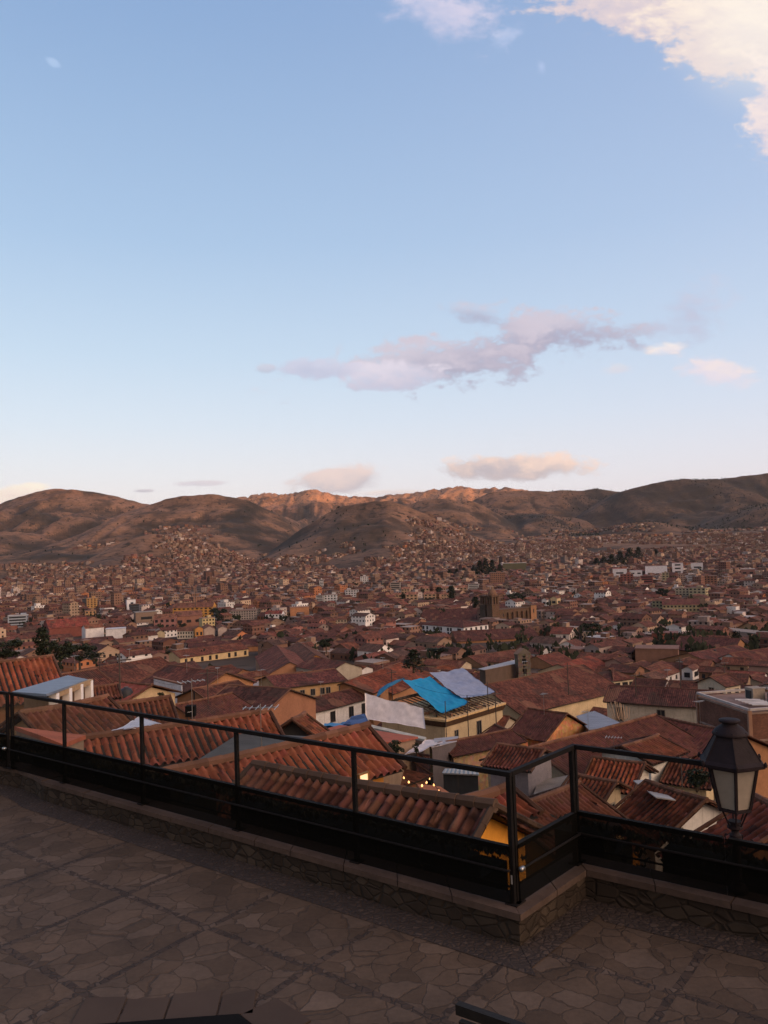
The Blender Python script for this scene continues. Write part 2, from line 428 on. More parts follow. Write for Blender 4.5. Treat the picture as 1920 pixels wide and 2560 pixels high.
# clear and smoked railing glass
def glass(name, tint, refl):
    m = bpy.data.materials.new(name); m.use_nodes = True; m.node_tree.nodes.clear(); t = NT(m.node_tree)
    o = t.new('ShaderNodeOutputMaterial'); tr = t.new('ShaderNodeBsdfTransparent'); gl = t.new('ShaderNodeBsdfGlossy'); mx = t.new('ShaderNodeMixShader')
    tr.inputs[0].default_value = (*tint, 1); gl.inputs['Roughness'].default_value = .03; gl.inputs[0].default_value = (.9, .92, .92, 1)
    lw = t.new('ShaderNodeLayerWeight'); lw.inputs[0].default_value = .25
    t.l.new(t.math('MULTIPLY', lw.outputs['Fresnel'], refl), mx.inputs[0])
    t.l.new(tr.outputs[0], mx.inputs[1]); t.l.new(gl.outputs[0], mx.inputs[2]); t.l.new(mx.outputs[0], o.inputs[0]); M[name] = m
glass('clear_glass', (.93, .94, .93), .16)
glass('smoked_glass', (.42, .41, .39), .010)
t = NT(M['smoked_glass'].node_tree); mo = [n for n in t.n if n.type == 'OUTPUT_MATERIAL'][0]; pm = mo.inputs[0].links[0].from_socket; df = t.new('ShaderNodeBsdfDiffuse'); df.inputs[0].default_value = (.024, .023, .020, 1); m2 = t.new('ShaderNodeMixShader'); m2.inputs[0].default_value = .2; t.l.new(pm, m2.inputs[1]); t.l.new(df.outputs[0], m2.inputs[2]); t.l.new(m2.outputs[0], mo.inputs[0])
m, t = mat('lantern_glass', .45, .4)
c = vary(t, (.36, .305, .24), geopos(t), 9, .8, 1.15)
t.put(t.b.inputs['Base Color'], c); t.b.inputs['Transmission Weight'].default_value = .25; M['lantern_glass'] = m
# terrace paving: crazy flagstones in squares edged by rows of small cobbles
m, t = mat('flagstone', .85, .25)
g = geopos(t)
mp = t.new('ShaderNodeMapping'); mp.vector_type = 'TEXTURE'; mp.inputs['Location'].default_value = (-1.54, 6.78, 0); mp.inputs['Rotation'].default_value = (0, 0, math.radians(-37.5))
t.l.new(g, mp.inputs['Vector'])
wob, wobc = t.noise(mp.outputs[0], 1.5, 3)
wv_ = t.new('ShaderNodeVectorMath', operation='MULTIPLY_ADD'); t.l.new(wobc, wv_.inputs[0]); wv_.inputs[1].default_value = (.05, .05, 0); t.l.new(mp.outputs[0], wv_.inputs[2])
s = t.new('ShaderNodeSeparateXYZ'); t.l.new(wv_.outputs[0], s.inputs[0])
def near(x, per, wd):
    fr = t.math('ABSOLUTE', t.math('SUBTRACT', t.math('FRACT', t.math('ADD', t.math('DIVIDE', x, per), .5)), .5))
    return t.math('LESS_THAN', t.math('MULTIPLY', fr, per), wd)
line = t.math('MAXIMUM', near(s.outputs[0], 1.15, .032), near(s.outputs[1], 1.15, .032))
v1 = t.new('ShaderNodeTexVoronoi'); v1.inputs['Scale'].default_value = 4.7; v1.inputs['Randomness'].default_value = 1; gd_n, gd_c = t.noise(g, 2.6, 4)
gdv = t.new('ShaderNodeVectorMath', operation='MULTIPLY_ADD'); t.l.new(gd_c, gdv.inputs[0]); gdv.inputs[1].default_value = (.30, .30, 0); t.l.new(g, gdv.inputs[2])
t.l.new(gdv.outputs[0], v1.inputs['Vector'])
v1e = t.new('ShaderNodeTexVoronoi', feature='DISTANCE_TO_EDGE'); v1e.inputs['Scale'].default_value = 4.7; t.l.new(gdv.outputs[0], v1e.inputs['Vector'])
v2 = t.new('ShaderNodeTexVoronoi'); v2.inputs['Scale'].default_value = 15; t.l.new(g, v2.inputs['Vector'])
v2e = t.new('ShaderNodeTexVoronoi', feature='DISTANCE_TO_EDGE'); v2e.inputs['Scale'].default_value = 15; t.l.new(g, v2e.inputs['Vector'])
sv = t.new('ShaderNodeSeparateColor'); t.l.new(v1.outputs['Color'], sv.inputs[0])
stone = t.ramp(sv.outputs[0], [(0, (.062, .041, .026)), (.3, (.077, .051, .033)), (.55, (.090, .060, .039)), (.8, (.083, .057, .039)), (1, (.108, .075, .052))])
gap = t.smooth(v1e.outputs['Distance'], .012, .035)
stone = t.mix(gap, (.058, .039, .026), stone)
sv2 = t.new('ShaderNodeSeparateColor'); t.l.new(v2.outputs['Color'], sv2.inputs[0])
cob = t.ramp(sv2.outputs[0], [(0, (.04, .027, .02)), (.75, (.066, .045, .032)), (1, (.10, .072, .053))])
gap2 = t.smooth(v2e.outputs['Distance'], .02, .12)
cob = t.mix(gap2, (.038, .027, .020), cob)
c = t.mix(line, stone, cob)
c = vary(t, c, g, 2.2, .72, 1.22); c = vary(t, c, g, 22, .85, 1.15)
t.put(t.b.inputs['Base Color'], c)
hh = t.math('ADD', t.math('MULTIPLY', t.mix(line, gap, gap2), .7), t.math('MULTIPLY', t.noise(g, 30, 4)[0], .4))
hh = t.math('ADD', hh, t.math('MULTIPLY', sv.outputs[1], .25))
bump(t, hh, .5, .018); M['flagstone'] = m
# pebbles set along the wall
m, t = mat('pebbles', .75, .35)
g = geopos(t)
v2 = t.new('ShaderNodeTexVoronoi'); v2.inputs['Scale'].default_value = 19; t.l.new(g, v2.inputs['Vector'])
v2e = t.new('ShaderNodeTexVoronoi', feature='DISTANCE_TO_EDGE'); v2e.inputs['Scale'].default_value = 19; t.l.new(g, v2e.inputs['Vector'])
sv2 = t.new('ShaderNodeSeparateColor'); t.l.new(v2.outputs['Color'], sv2.inputs[0])
c = t.ramp(sv2.outputs[0], [(0, (.034, .023, .017)), (.7, (.052, .035, .026)), (1, (.076, .053, .039))])
gp = t.smooth(v2e.outputs['Distance'], .02, .25)
c = t.mix(gp, (.034, .024, .018), c)
t.put(t.b.inputs['Base Color'], vary(t, c, g, 2, .75, 1.2)); bump(t, gp, .4, .02); M['pebbles'] = m
# rubble of the low wall
m, t = mat('rubble', .9, .2)
g = geopos(t)
mp = t.new('ShaderNodeMapping'); mp.inputs['Scale'].default_value = (1, 1, 1.7); t.l.new(g, mp.inputs['Vector'])
v2 = t.new('ShaderNodeTexVoronoi'); v2.inputs['Scale'].default_value = 7; t.l.new(mp.outputs[0], v2.inputs['Vector'])
v2e = t.new('ShaderNodeTexVoronoi', feature='DISTANCE_TO_EDGE'); v2e.inputs['Scale'].default_value = 7; t.l.new(mp.outputs[0], v2e.inputs['Vector'])
sv2 = t.new('ShaderNodeSeparateColor'); t.l.new(v2.outputs['Color'], sv2.inputs[0])
c = t.ramp(sv2.outputs[0], [(0, (.030, .021, .015)), (.6, (.041, .030, .021)), (1, (.064, .047, .033))])
gp = t.smooth(v2e.outputs['Distance'], .02, .12)
c = t.mix(gp, (.028, .020, .014), c)
t.put(t.b.inputs['Base Color'], vary(t, c, g, 4, .75, 1.2)); bump(t, gp, .5, .03); M['rubble'] = m
m, t = mat('coping_stone', .85, .25)
g = geopos(t); c = vary(t, (.078, .052, .039), g, 1.8, .65, 1.25); c = vary(t, c, g, 14, .8, 1.15)
t.put(t.b.inputs['Base Color'], c); bump(t, t.noise(g, 20, 5)[0], .35, .02); M['coping'] = m
# ground of town and hills
m, t = mat('terrain', .95, .1)
g = geopos(t); a = attr(t)
c = vary(t, a, g, .010, .78, 1.2, 8); c = vary(t, c, g, .07, .66, 1.3, 7)
f, _ = t.noise(g, .030, 9, .72)
c = t.mix(t.smooth(f, .53, .62), c, (.040, .029, .019))
f5, _ = t.noise(g, .0045, 6, .6)
c = t.mix(t.math('MULTIPLY', t.smooth(f5, .52, .62), .65), c, (.046, .033, .021))
sp = t.new('ShaderNodeSeparateXYZ'); t.l.new(g, sp.inputs[0])
tz = t.math('ADD', sp.outputs[2], t.math('MULTIPLY', t.noise(g, .004, 4)[0], 60))
band = t.math('FRACT', t.math('DIVIDE', tz, 13))
far = t.smooth(sp.outputs[1], 1700, 2300)
c = t.mix(t.math('MULTIPLY', t.math('MULTIPLY', t.smooth(band, .82, .95), far), .35), c, (.045, .036, .022))
t.put(t.b.inputs['Base Color'], c); M['terrain'] = m
simple('road', (.05, .048, .048), .85, .3, 0, (.7, 1.3), .4)
# ------------------------------------------------------------------ terrain: one sheet from below the terrace to the hills
K = 1920 / 1659
BY = [0, 8, 10, 14, 20, 30, 36, 50, 75, 100, 140, 200, 300, 400, 550, 700, 1000, 1500, 2000, 2500, 3000, 4000, 6000, 20000]
BZ = [-3.4, -3.4, -4, -6.6, -8.4, -11.5, -13.5, -16.5, -22, -26.5, -33, -41, -48, -53.5, -58.5, -61, -63, -59, -50, -36, -18, 10, 60, 120]
def base_h(x, y):
    z = np.interp(y, BY, BZ)
    far = np.clip((y - 900) / 1800, 0, 1)
    z = z + far * np.clip(x, -1500, 2500) * .022
    near_l = np.clip((-x - 6) / 30, 0, 1) * np.clip(1 - (y - 25) / 70, 0, 1) * np.clip((y - 9) / 12, 0, 1)
    return z + near_l * 5.0
# crest lines: depth, spread towards the town, spread behind, points in the 1659-wide print
HILLS = [
    (8200, 2600, 3000, [(380, 1110), (470, 1085), (520, 1077), (556, 1070), (578, 1065), (602, 1070), (640, 1066), (664, 1061), (680, 1058.5), (694, 1062), (712, 1068), (745, 1074), (790, 1076), (850, 1074), (900, 1085)]),
    (9000, 2800, 3000, [(780, 1082), (830, 1074), (870, 1068), (900, 1063), (925, 1060), (950, 1057.5), (972, 1054), (990, 1052), (1004, 1053), (1016, 1056), (1040, 1058), (1070, 1055.5), (1110, 1057), (1150, 1062), (1230, 1070), (1300, 1090)]),
    (4800, 2100, 2500, [(-500, 1100), (-300, 1090), (-150, 1096), (-40, 1100), (0, 1088), (40, 1074), (80, 1063), (110, 1059), (130, 1057.5), (170, 1058.5), (200, 1063), (240, 1071), (275, 1081), (310, 1090), (350, 1112), (400, 1150), (450, 1190)]),
    (3900, 1700, 2400, [(60, 1215), (120, 1180), (180, 1150), (240, 1122), (270, 1108), (300, 1097), (330, 1088), (360, 1079), (390, 1073), (420, 1069), (445, 1067.5), (470, 1069), (500, 1074), (530, 1082), (560, 1093), (600, 1115), (640, 1140), (680, 1168), (720, 1195)]),
    (3000, 1150, 2000, [(560, 1205), (600, 1180), (640, 1152), (675, 1128), (705, 1108), (735, 1095), (770, 1088), (800, 1085), (835, 1084.5), (860, 1088), (885, 1096), (915, 1108), (950, 1124), (1000, 1148), (1040, 1166), (1075, 1186), (1110, 1205)]),
    (4700, 1700, 2300, [(820, 1110), (870, 1092), (920, 1081), (960, 1077), (1000, 1081), (1040, 1092), (1080, 1112), (1120, 1138), (1150, 1156), (1185, 1180)]),
    (5600, 2000, 2500, [(980, 1110), (1030, 1078), (1060, 1064), (1090, 1060), (1120, 1061), (1150, 1062), (1190, 1061), (1230, 1060), (1262, 1061), (1290, 1056), (1310, 1059), (1340, 1062), (1380, 1075), (1430, 1105), (1500, 1150)]),
    (5000, 1800, 2500, [(1250, 1120), (1310, 1085), (1345, 1064), (1372, 1056), (1395, 1048), (1420, 1043), (1450, 1038), (1490, 1034.5), (1520, 1036), (1548, 1035), (1560, 1037), (1580, 1031), (1600, 1029), (1630, 1025), (1659, 1023), (1720, 1015), (1850, 1000), (2100, 1010), (2500, 1040)]),
    (3600, 1300, 1800, [(1210, 1188), (1270, 1165), (1340, 1140), (1400, 1128), (1440, 1130), (1490, 1145), (1530, 1150), (1580, 1128), (1630, 1105), (1700, 1085), (1800, 1080), (2000, 1100)]),
    (2500, 900, 1500, [(150, 1235), (200, 1205), (245, 1180), (290, 1160), (330, 1152), (370, 1160), (420, 1178), (470, 1195), (530, 1212), (580, 1230)]),
]
HL = []
for Yk, Df, Db, pts in HILLS:
    xs = []; zs = []
    for px, py in pts:
        q = P(px * K, py * K, Yk); xs.append(q.x); zs.append(q.z)
    HL.append((Yk, Df, Db, np.array(xs), np.array(zs)))
def terrain_h(x, y):
    x = np.asarray(x, float); y = np.asarray(y, float)
    b = base_h(x, y); z = b.copy()
    for i, (Yk, Df, Db, xs, zs) in enumerate(HL):
        cz = np.interp(x, xs, zs, left=-400, right=-400)
        lo = -60.0
        gul = fbm(x / 300.0 + 7 * i, y / 520.0, 31 + i, 4, True)
        dfr = Df * (.72 + .55 * fbm(x / 420.0, y * 0 + i, 5 + i, 3))
        tf = np.clip((Yk - y) / dfr, 0, 1); tb = np.clip((y - Yk) / Db, 0, 1)
        f = np.where(y < Yk, (1 - tf) ** 1.25, 1 - tb * tb)
        hgt = np.maximum(cz - lo, 0)
        hz = lo + hgt * f - (gul - .25) * .44 * hgt * np.clip(tf * 4, 0, 1) * (1 - tf)
        hz = np.where(hgt > 0, hz, -500)
        z = np.maximum(z, hz)
    rough = np.clip((y - 2200) / 2500, 0, 1)
    r2 = (fbm(x / 95 + .3 * fbm(x / 300, y / 300, 9, 2) * 3, y / 210, 44, 4, True) - .6) * 15 * np.clip((z + 55) / 160, 0, 1)
    z = z + np.clip((y - 6800) / 500, 0, 1) * np.clip((z - 250) / 200, 0, 1) * (fbm(x / 70, y / 90, 52, 4, True) - .62) * 75
    return z + rough * (fbm(x / 130, y / 130, 3, 4) - .5) * 18 + np.clip((y - 1900) / 900, 0, 1) * r2
def ground(x, y):
    return float(terrain_h(np.array([x]), np.array([y]))[0])
def ground_hit(px, py, lo=60, hi=9000):
    d = ray(px, py); ys = np.geomspace(lo, hi, 1500)
    zz = CAM_Z + d.z * ys; g = terrain_h(d.x * ys, ys)
    k = np.nonzero(zz < g)[0]
    return float(ys[k[0]]) if len(k) else hi
inner = np.linspace(-.60, .62, 420)
ang = np.concatenate([np.linspace(-2.2, -.61, 44), inner, np.linspace(.63, 2.2, 44)])
yr = np.concatenate([np.geomspace(7.5, 1500, 150, endpoint=False), np.linspace(1500, 6000, 330, endpoint=False), np.linspace(6000, 9600, 110, endpoint=False), np.geomspace(9600, 22000, 24)])
AA, YY = np.meshgrid(ang, yr); XX = AA * YY
ZZ = terrain_h(XX, YY)
nu, nv = len(ang), len(yr)
ii = np.arange(nu * nv).reshape(nv, nu)
Q = np.stack([ii[:-1, :-1], ii[:-1, 1:], ii[1:, 1:], ii[1:, :-1]], -1).reshape(-1, 4)
cx, cyv, cz = [(a[:-1, :-1] + a[1:, 1:]).ravel() / 2 for a in (XX, YY, ZZ)]
hill = np.clip((cyv - 1900) / 700, 0, 1)[:, None]
n1 = fbm(cx / 500, cyv / 700, 61, 4)[:, None]; n2 = fbm(cx / 160, cyv / 220, 62, 4)[:, None]
town = np.array([.085, .058, .043]); grass = np.array([.20, .110, .062]); scrub = np.array([.050, .037, .025]); bare = np.array([.27, .145, .088])
hc = grass * (1 - n1) + bare * n1
hc = hc * (1 - np.clip((n2 - .5) * 4, 0, 1)) + scrub * np.clip((n2 - .5) * 4, 0, 1)
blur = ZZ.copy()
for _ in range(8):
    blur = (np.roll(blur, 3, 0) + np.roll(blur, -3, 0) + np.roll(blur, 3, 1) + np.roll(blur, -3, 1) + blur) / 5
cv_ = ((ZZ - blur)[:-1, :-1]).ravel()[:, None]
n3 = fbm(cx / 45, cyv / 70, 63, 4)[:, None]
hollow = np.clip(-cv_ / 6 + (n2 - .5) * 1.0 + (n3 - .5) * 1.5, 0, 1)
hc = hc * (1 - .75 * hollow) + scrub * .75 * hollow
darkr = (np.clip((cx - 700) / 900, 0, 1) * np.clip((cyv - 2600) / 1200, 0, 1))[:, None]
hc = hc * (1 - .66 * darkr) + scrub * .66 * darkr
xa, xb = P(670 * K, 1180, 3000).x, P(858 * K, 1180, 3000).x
veg_shade = (np.clip((cx - xa) / 90 + (n3[:, 0] - .5) * 2, 0, 1) * np.clip((xb - cx) / 50 + (n3[:, 0] - .5) * 2.5, 0, 1) * np.clip((cyv - 2150) / 300, 0, 1) * np.clip((3100 - cyv) / 100, 0, 1))[:, None]
hc = hc * (1 - .6 * veg_shade) + scrub * .6 * veg_shade  # scrub on the central hill's left flank, deepening its shade in the colour
summit_glow = np.clip((cz - 430) / 60, 0, 1)[:, None] * np.clip((cyv - 6800) / 500, 0, 1)[:, None]
hc = hc * (1 - summit_glow) + np.array([.38, .20, .105]) * summit_glow  # sunset glow on the far summits put into their ground colour
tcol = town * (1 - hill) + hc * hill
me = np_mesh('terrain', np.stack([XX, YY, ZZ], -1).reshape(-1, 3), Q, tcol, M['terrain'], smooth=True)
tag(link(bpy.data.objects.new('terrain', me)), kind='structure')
mb = MB()
mb.face([(-300, -400, -3.5), (300, -400, -3.5), (300, 7.6, -3.5), (-300, 7.6, -3.5)], tuple(town)); tag(mb.build('ground', M['terrain']), kind='structure')
# unseen ridge added at right, blocking the sun from all but the far peaks
SV = Vector((SUN.x, SUN.y)); TV = Vector((-SUN.y, SUN.x))
HB = 448 + math.tan(SUN_EL) * (6200 + 4070)
us = np.linspace(-9000, 9000, 90); ts = np.linspace(-1800, 1800, 24)
UU, TT = np.meshgrid(us, ts)
sag = HB + (fbm(us / 700, us * 0, 8, 4) - .5) * 30 * np.abs(np.clip((us + 2000) / 2000, -1, 1))
crest = np.broadcast_to(sag, UU.shape)
ZB = crest * np.clip(1 - np.abs(TT) / 1800, 0, 1) ** 1.1 - 60
S0 = 6200 + TT
VX = SV.x * S0 + TV.x * UU; VY = SV.y * S0 + TV.y * UU
ii = np.arange(UU.size).reshape(UU.shape)
Q = np.stack([ii[:-1, :-1], ii[:-1, 1:], ii[1:, 1:], ii[1:, :-1]], -1).reshape(-1, 4)
me = np_mesh('sun_blocker_ridge', np.stack([VX, VY, ZB], -1).reshape(-1, 3), Q, np.tile(grass, (len(Q), 1)), M['terrain'], smooth=True)
tag(link(bpy.data.objects.new('sun_blocker_ridge', me)), kind='structure')

# ------------------------------------------------------------------ terrace
CORN = Vector((0.915, 6.43, 0)); DM = Vector((-.7974, .6035, 0)); DR = Vector((.6815, .7318, 0))
DR = Vector((-DM.y * -1, 0, 0)) if False else Vector((.6035, .7974, 0)).lerp(Vector((.6815, .7318, 0)), .8).normalized()
INN = CORN + DR * 1.055; DR2 = -DM
FAR = CORN + DM * 7.64; DL2 = Vector((-.86, .51, 0)).normalized()
LP = P(1826, 1990, 6.44); LP.z = 0
END = INN + DR2 * (LP - INN).dot(DR2)
LP = END - NM * -1 * -.10 if False else END + Vector((.0603, .0797, 0))
LEFT = FAR + DL2 * 6
RGT = END + DR2 * 5
def off(p, n, d): return p + n * d
NM = Vector((-DM.y, DM.x, 0)).normalized()
if NM.y > 0: NM = -NM                                     # towards the terrace
NRt = Vector((DR.y, -DR.x, 0)).normalized()               # return run: terrace lies to the right
NR2 = NM.copy()
NL = Vector((DL2.y, -DL2.x, 0)).normalized()
if NL.y > 0: NL = -NL
def coping_line(d):                                       # the line d in front of the posts, bending at the corners
    c0 = CORN + NM * d + NRt * d
    i0 = INN + NR2 * d + NRt * d
    return [LEFT + NL * (d - .12), CORN + DM * 7.5 + NM * (d - .13), CORN + DM * 7.05 + NM * (d - .09), CORN + DM * 6.7 + NM * (d - .01), CORN + DM * 6.4 + NM * d, c0, i0, END + NR2 * d, RGT + NR2 * d]
lines = coping_line(.13)
# smoother bend at the far end
def wallrun(mb, lineA, lineB, z0, z1, col):
    for a, b, c, d in zip(lineA, lineA[1:], lineB, lineB[1:]):
        mb.prism([a + Vector((0, 0, z0)), b + Vector((0, 0, z0)), d + Vector((0, 0, z0)), c + Vector((0, 0, z0))],
                 [a + Vector((0, 0, z1)), b + Vector((0, 0, z1)), d + Vector((0, 0, z1)), c + Vector((0, 0, z1))], col)
front, back = coping_line(.13), coping_line(-.16)
mb = MB()
poly = [Vector((-16, 1.0, 0)), Vector((14, -6, 0)), Vector((14, 1, 0))]
fl = coping_line(.10)
tp = [Vector((-15, -8, 0)), Vector((14, -8, 0)), Vector((14, fl[-1].y, 0))] + list(reversed(fl))
mb.face(tp, (.1, .07, .05))
mb.prism([p + Vector((0, 0, -3.6)) for p in tp], [p + Vector((0, 0, -.004)) for p in tp], (.1, .08, .06), caps=False)
tag(mb.build('terrace', M['flagstone']), kind='structure')
mb = MB()
pa, pb = coping_line(.105), coping_line(.40)
for i, (a, b, c, d) in enumerate(zip(pa, pa[1:], pb, pb[1:])):
    if i == 5: continue
    mb.face([a + Vector((0, 0, .004)), b + Vector((0, 0, .004)), d + Vector((0, 0, .004)), c + Vector((0, 0, .004))])
a, b, c, d = pa[5], pa[6], coping_line(.32)[5], coping_line(.32)[6]
mb.face([p + Vector((0, 0, .008)) for p in (a, b, d, c)])
tag(mb.build('pebble_strip', M['pebbles']), kind='structure')
root = empty('low_wall', CORN, 'low rubble stone wall with flat brown coping carrying the glass railing', 'wall')
mb = MB(); wallrun(mb, coping_line(.105), coping_line(-.145), -.6, .205, (.1, .08, .06)); mb.build('wall', M['rubble'], root)
# coping slabs, each a little different in length and height
mb = MB()
for a, b, c, d in zip(front, front[1:], back, back[1:]):
    n = max(1, round((b - a).length / .62)); cuts = [0] + [(i + R.uniform(-.14, .14)) / n for i in range(1, n)] + [1]
    for t0, t1 in zip(cuts, cuts[1:]):
        g = .004 / max((b - a).length, .1); dz = R.uniform(-.004, .006); q = [a.lerp(b, t0 + g), a.lerp(b, t1 - g), c.lerp(d, t1 - g), c.lerp(d, t0 + g)]
        mb.prism([p + Vector((0, 0, .206)) for p in q], [p + Vector((0, 0, .256 + dz)) for p in q])
mb.build('coping', M['coping'], root)

# ------------------------------------------------------------------ railings
ZT, ZM, ZB0 = 1.286, .706, .256
def railing(a, b, posts, label, ball=None, cut=None):
    d = (b - a).normalized(); nrm = Vector((d.y, -d.x, 0))
    if nrm.y > 0 and abs(nrm.y) > .5: nrm = -nrm
    root = empty('glass_railing', a, label, 'railing', 'glass railings along the terrace edge')
    z = lambda p, h: p + Vector((0, 0, h))
    pts = [a + d * s for s in posts]
    tb = a + d * cut if cut else b; mb = MB(); mb.box(z((a + tb) / 2, ZT - .02), ((tb - a).length + .045, .042, .038), ax=d); mb.build('top_rail', M['iron'], root)
    for i, p in enumerate(pts):
        if cut and i == 1: continue
        mb = MB(); mb.box(z(p, (ZT - .042 + ZB0) / 2), (.036, .036, ZT - .042 - ZB0), ax=d)
        mb.box(z(p, ZB0 + .006), (.10, .10, .012), ax=d); mb.build('post', M['iron'], root)
    for h, t, nm in ((ZM - .02, .04, 'middle_rail'), (.385, .018, 'lower_rail')):
        mb = MB()
        for p, q in zip(pts, pts[1:]):
            mb.bar(z(p + d * .0215, h), z(q - d * .0215, h), t, n=4 if t > .03 else 8)
        mb.build(nm, M['iron'], root)
    mb = MB(); e0 = z(a, .53) + nrm * .062; e1 = z(b, .53) + nrm * .062
    mb.bar(e0, e1, .022, n=10)
    for p in pts: mb.bar(z(p, .53) + nrm * .036, z(p, .53) + nrm * .06, .014, n=6)
    hr = mb.build('handrail', M['iron'], root, smooth=False)
    if ball:
        q = z(a if ball == 'a' else b, .53) + nrm * .062; mb = MB()
        mb.lathe(q - d * (.03 if ball == 'a' else -.03), [(.0205, 0), (.022, .012), (.021, .045), (.012, .055)], 12, axis=(d if ball == 'a' else -d) * 1); mb.build('end_cap', M['steel'], hr, smooth=True)
    for p, q in zip(pts, pts[1:]):
        L = (q - p).length - .05
        mid = (p + q) / 2
        nseam = 2 if L > 1.2 else 1
        if cut and p is not pts[0]: nseam = 0
        for k in range(nseam):
            c = p + d * (.025 + L * (k + .5) / nseam)
            mb = MB(); mb.box(z(c, (ZM + ZT - .042) / 2), (L / nseam - .006, .008, ZT - .042 - ZM + .03), ax=d); mb.build('glass_pane', M['clear_glass'], root)
        mb = MB(); mb.box(z(mid, (ZB0 + ZM) / 2 + .004) + nrm * .030, (L + .046, .008, ZM - ZB0 - .012), ax=d); mb.build('lower_panel', M['smoked_glass'], root)
    return root
railing(CORN, FAR, [0, 1.59, 3.155, 4.745, 6.355, 7.64], 'long black glass railing running from the front corner post to the left edge')
r2 = railing(CORN + DR * .05, INN - DR * .05, [0, .955], 'short return of the glass railing beside the front corner post, with a silver cap', ball='a')
railing(INN, RGT, [0, (END - INN).length - .05, 5], 'glass railing at right, from the inner corner post to the street lamp', cut=(END - INN).length - .06)
railing(FAR + DL2 * .1, LEFT, [0, 1.5, 3.0, 4.5, 5.9], 'dark railing beyond the far left corner post, mostly out of frame', ball='a')
# a white sticker on the corner post, as in the photo
mb = MB(); mb.box(CORN + Vector((0, 0, .45)) + NM * .0225 + DR * 0.006, (.014, .003, .07), (.38, .36, .34), ax=DM); so = mb.build('sticker', M['paint']); tag(so, 'small white sticker on the front corner post of the railing', 'sticker')
# a short length beyond the lamp

# ------------------------------------------------------------------ hedge below the railing
def leaf_cards(mb, pts, size, cols, flat=0.0):
    for p in pts:
        s = size * R.uniform(.6, 1.35); a = R.uniform(0, 6.283); el = R.uniform(-1.2, 1.2) * (1 - flat)
        u = Vector((math.cos(a), math.sin(a), 0)); v = Vector((-math.sin(a) * math.sin(el), math.cos(a) * math.sin(el), math.cos(el)))
        w_ = s * .55
        mb.face([p - v * s, p + u * w_, p + v * s, p - u * w_], R.choice(cols))
def hedge(a, b, out, gaps, label):
    root = empty('hedge', (a + b) / 2 + out * .6 + Vector((0, 0, -.6)), label, 'hedge', 'hedges below the railing')
    L = (b - a).length; d = (b - a).normalized(); pts = []; n = int(L * 1300)
    for _ in range(n):
        s = R.uniform(0, L)
        if any(g0 < s < g1 for g0, g1 in gaps): continue
        o = R.uniform(.2, 1.25); hh = .63 + .03 * math.sin(s * 2.1) + .02 * math.sin(s * 5.3 + 1) - .44 * o
        z = hh * R.uniform(.93, 1) if R.random() < .55 else R.uniform(-.5, hh)
        pts.append(a + d * s + out * o + Vector((0, 0, z)))
    mb = MB(); leaf_cards(mb, pts, .036, [(.014, .016, .010), (.020, .022, .013), (.010, .012, .008), (.026, .026, .016)]); mb.build('leaves', M['foliage'], root)
    mb = MB()
    for k in range(int(L / .5)):
        s = .25 + k * .5
        if any(g0 - .1 < s < g1 + .1 for g0, g1 in gaps): continue
        q = a + d * s + out * .6; mb.bar(q + Vector((0, 0, -2.2)), q + Vector((R.uniform(-.1, .1), 0, .1)), .05, t2=.02, n=5)
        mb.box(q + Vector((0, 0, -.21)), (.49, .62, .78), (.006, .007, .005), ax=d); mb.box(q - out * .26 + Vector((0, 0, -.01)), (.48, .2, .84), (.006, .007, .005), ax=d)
    mb.build('stems', M['foliage'], root)
    mb = MB(); fp = [a + d * s + out * R.uniform(.18, .3) + Vector((0, 0, R.uniform(.3, .44))) for s in [R.uniform(0, L) for _ in range(int(L * 6))] if not any(g0 < s < g1 for g0, g1 in gaps)]
    leaf_cards(mb, fp, .011, [(.28, .26, .24), (.18, .17, .17)]); f = mb.build('blossom', M['paint'], root); f['kind'] = 'stuff'
    mb = MB(); mb.prism([a + out * .17 + Vector((0, 0, -3)), b + out * .17 + Vector((0, 0, -3)), b + out * 1.4 + Vector((0, 0, -3)), a + out * 1.4 + Vector((0, 0, -3))],
                        [a + out * .17 + Vector((0, 0, -.45)), b + out * .17 + Vector((0, 0, -.45)), b + out * 1.4 + Vector((0, 0, -.5)), a + out * 1.4 + Vector((0, 0, -.5))], (.02, .016, .012))
    mb.build('soil_bank', M['concrete'], root)
hedge(CORN + DM * .55, FAR, -NM, [(3.32, 3.86)], 'long dark hedge with pale blossoms behind the long railing')
hedge(FAR + DL2 * .2, LEFT, -NL, [], 'dark hedge at the far left end of the terrace, beyond the corner post')
hedge(INN + DR2 * -.35, RGT, -NR2, [(.66, .98)], 'dark hedge behind the right railing and the street lamp')

# ------------------------------------------------------------------ street lamp
root = empty('street_lamp', LP + Vector((0, 0, .256)), 'old six-sided iron street lantern with a domed cap at the right end of the railing', 'street lamp')
lz = lambda z: LP + Vector((0, 0, z))
TILT = Vector((.035, 0, 0))
def hexring(r, z, n=6, rot=.26): return [lz(z) + Vector((math.cos(rot + 2 * math.pi * i / n) * r * .91, math.sin(rot + 2 * math.pi * i / n) * r * .91, 0)) for i in range(n)]
zb, zg, zr, zd = .93, 1.265, 1.50, 1.50
mb = MB(); mb.lathe(lz(.256), [(.07, 0), (.075, .03), (.05, .06), (.036, .10), (.032, .40), (.045, .42), (.045, .45), (.03, .47), (.028, .56), (.05, .545), (.05, .56)], 16); mb.build('post', M['lamp_metal'], root, smooth=False)
mb = MB()                                                  # cradle of struts under the lantern
for a0, b0 in zip(hexring(.05, .77), hexring(.128, zb)): mb.bar(a0, b0, .014, n=6)
mb.lathe(lz(.76), [(.03, -.02), (.06, 0), (.06, .015), (.03, .03)], 12)
mb.build('cradle', M['lamp_metal'], root)
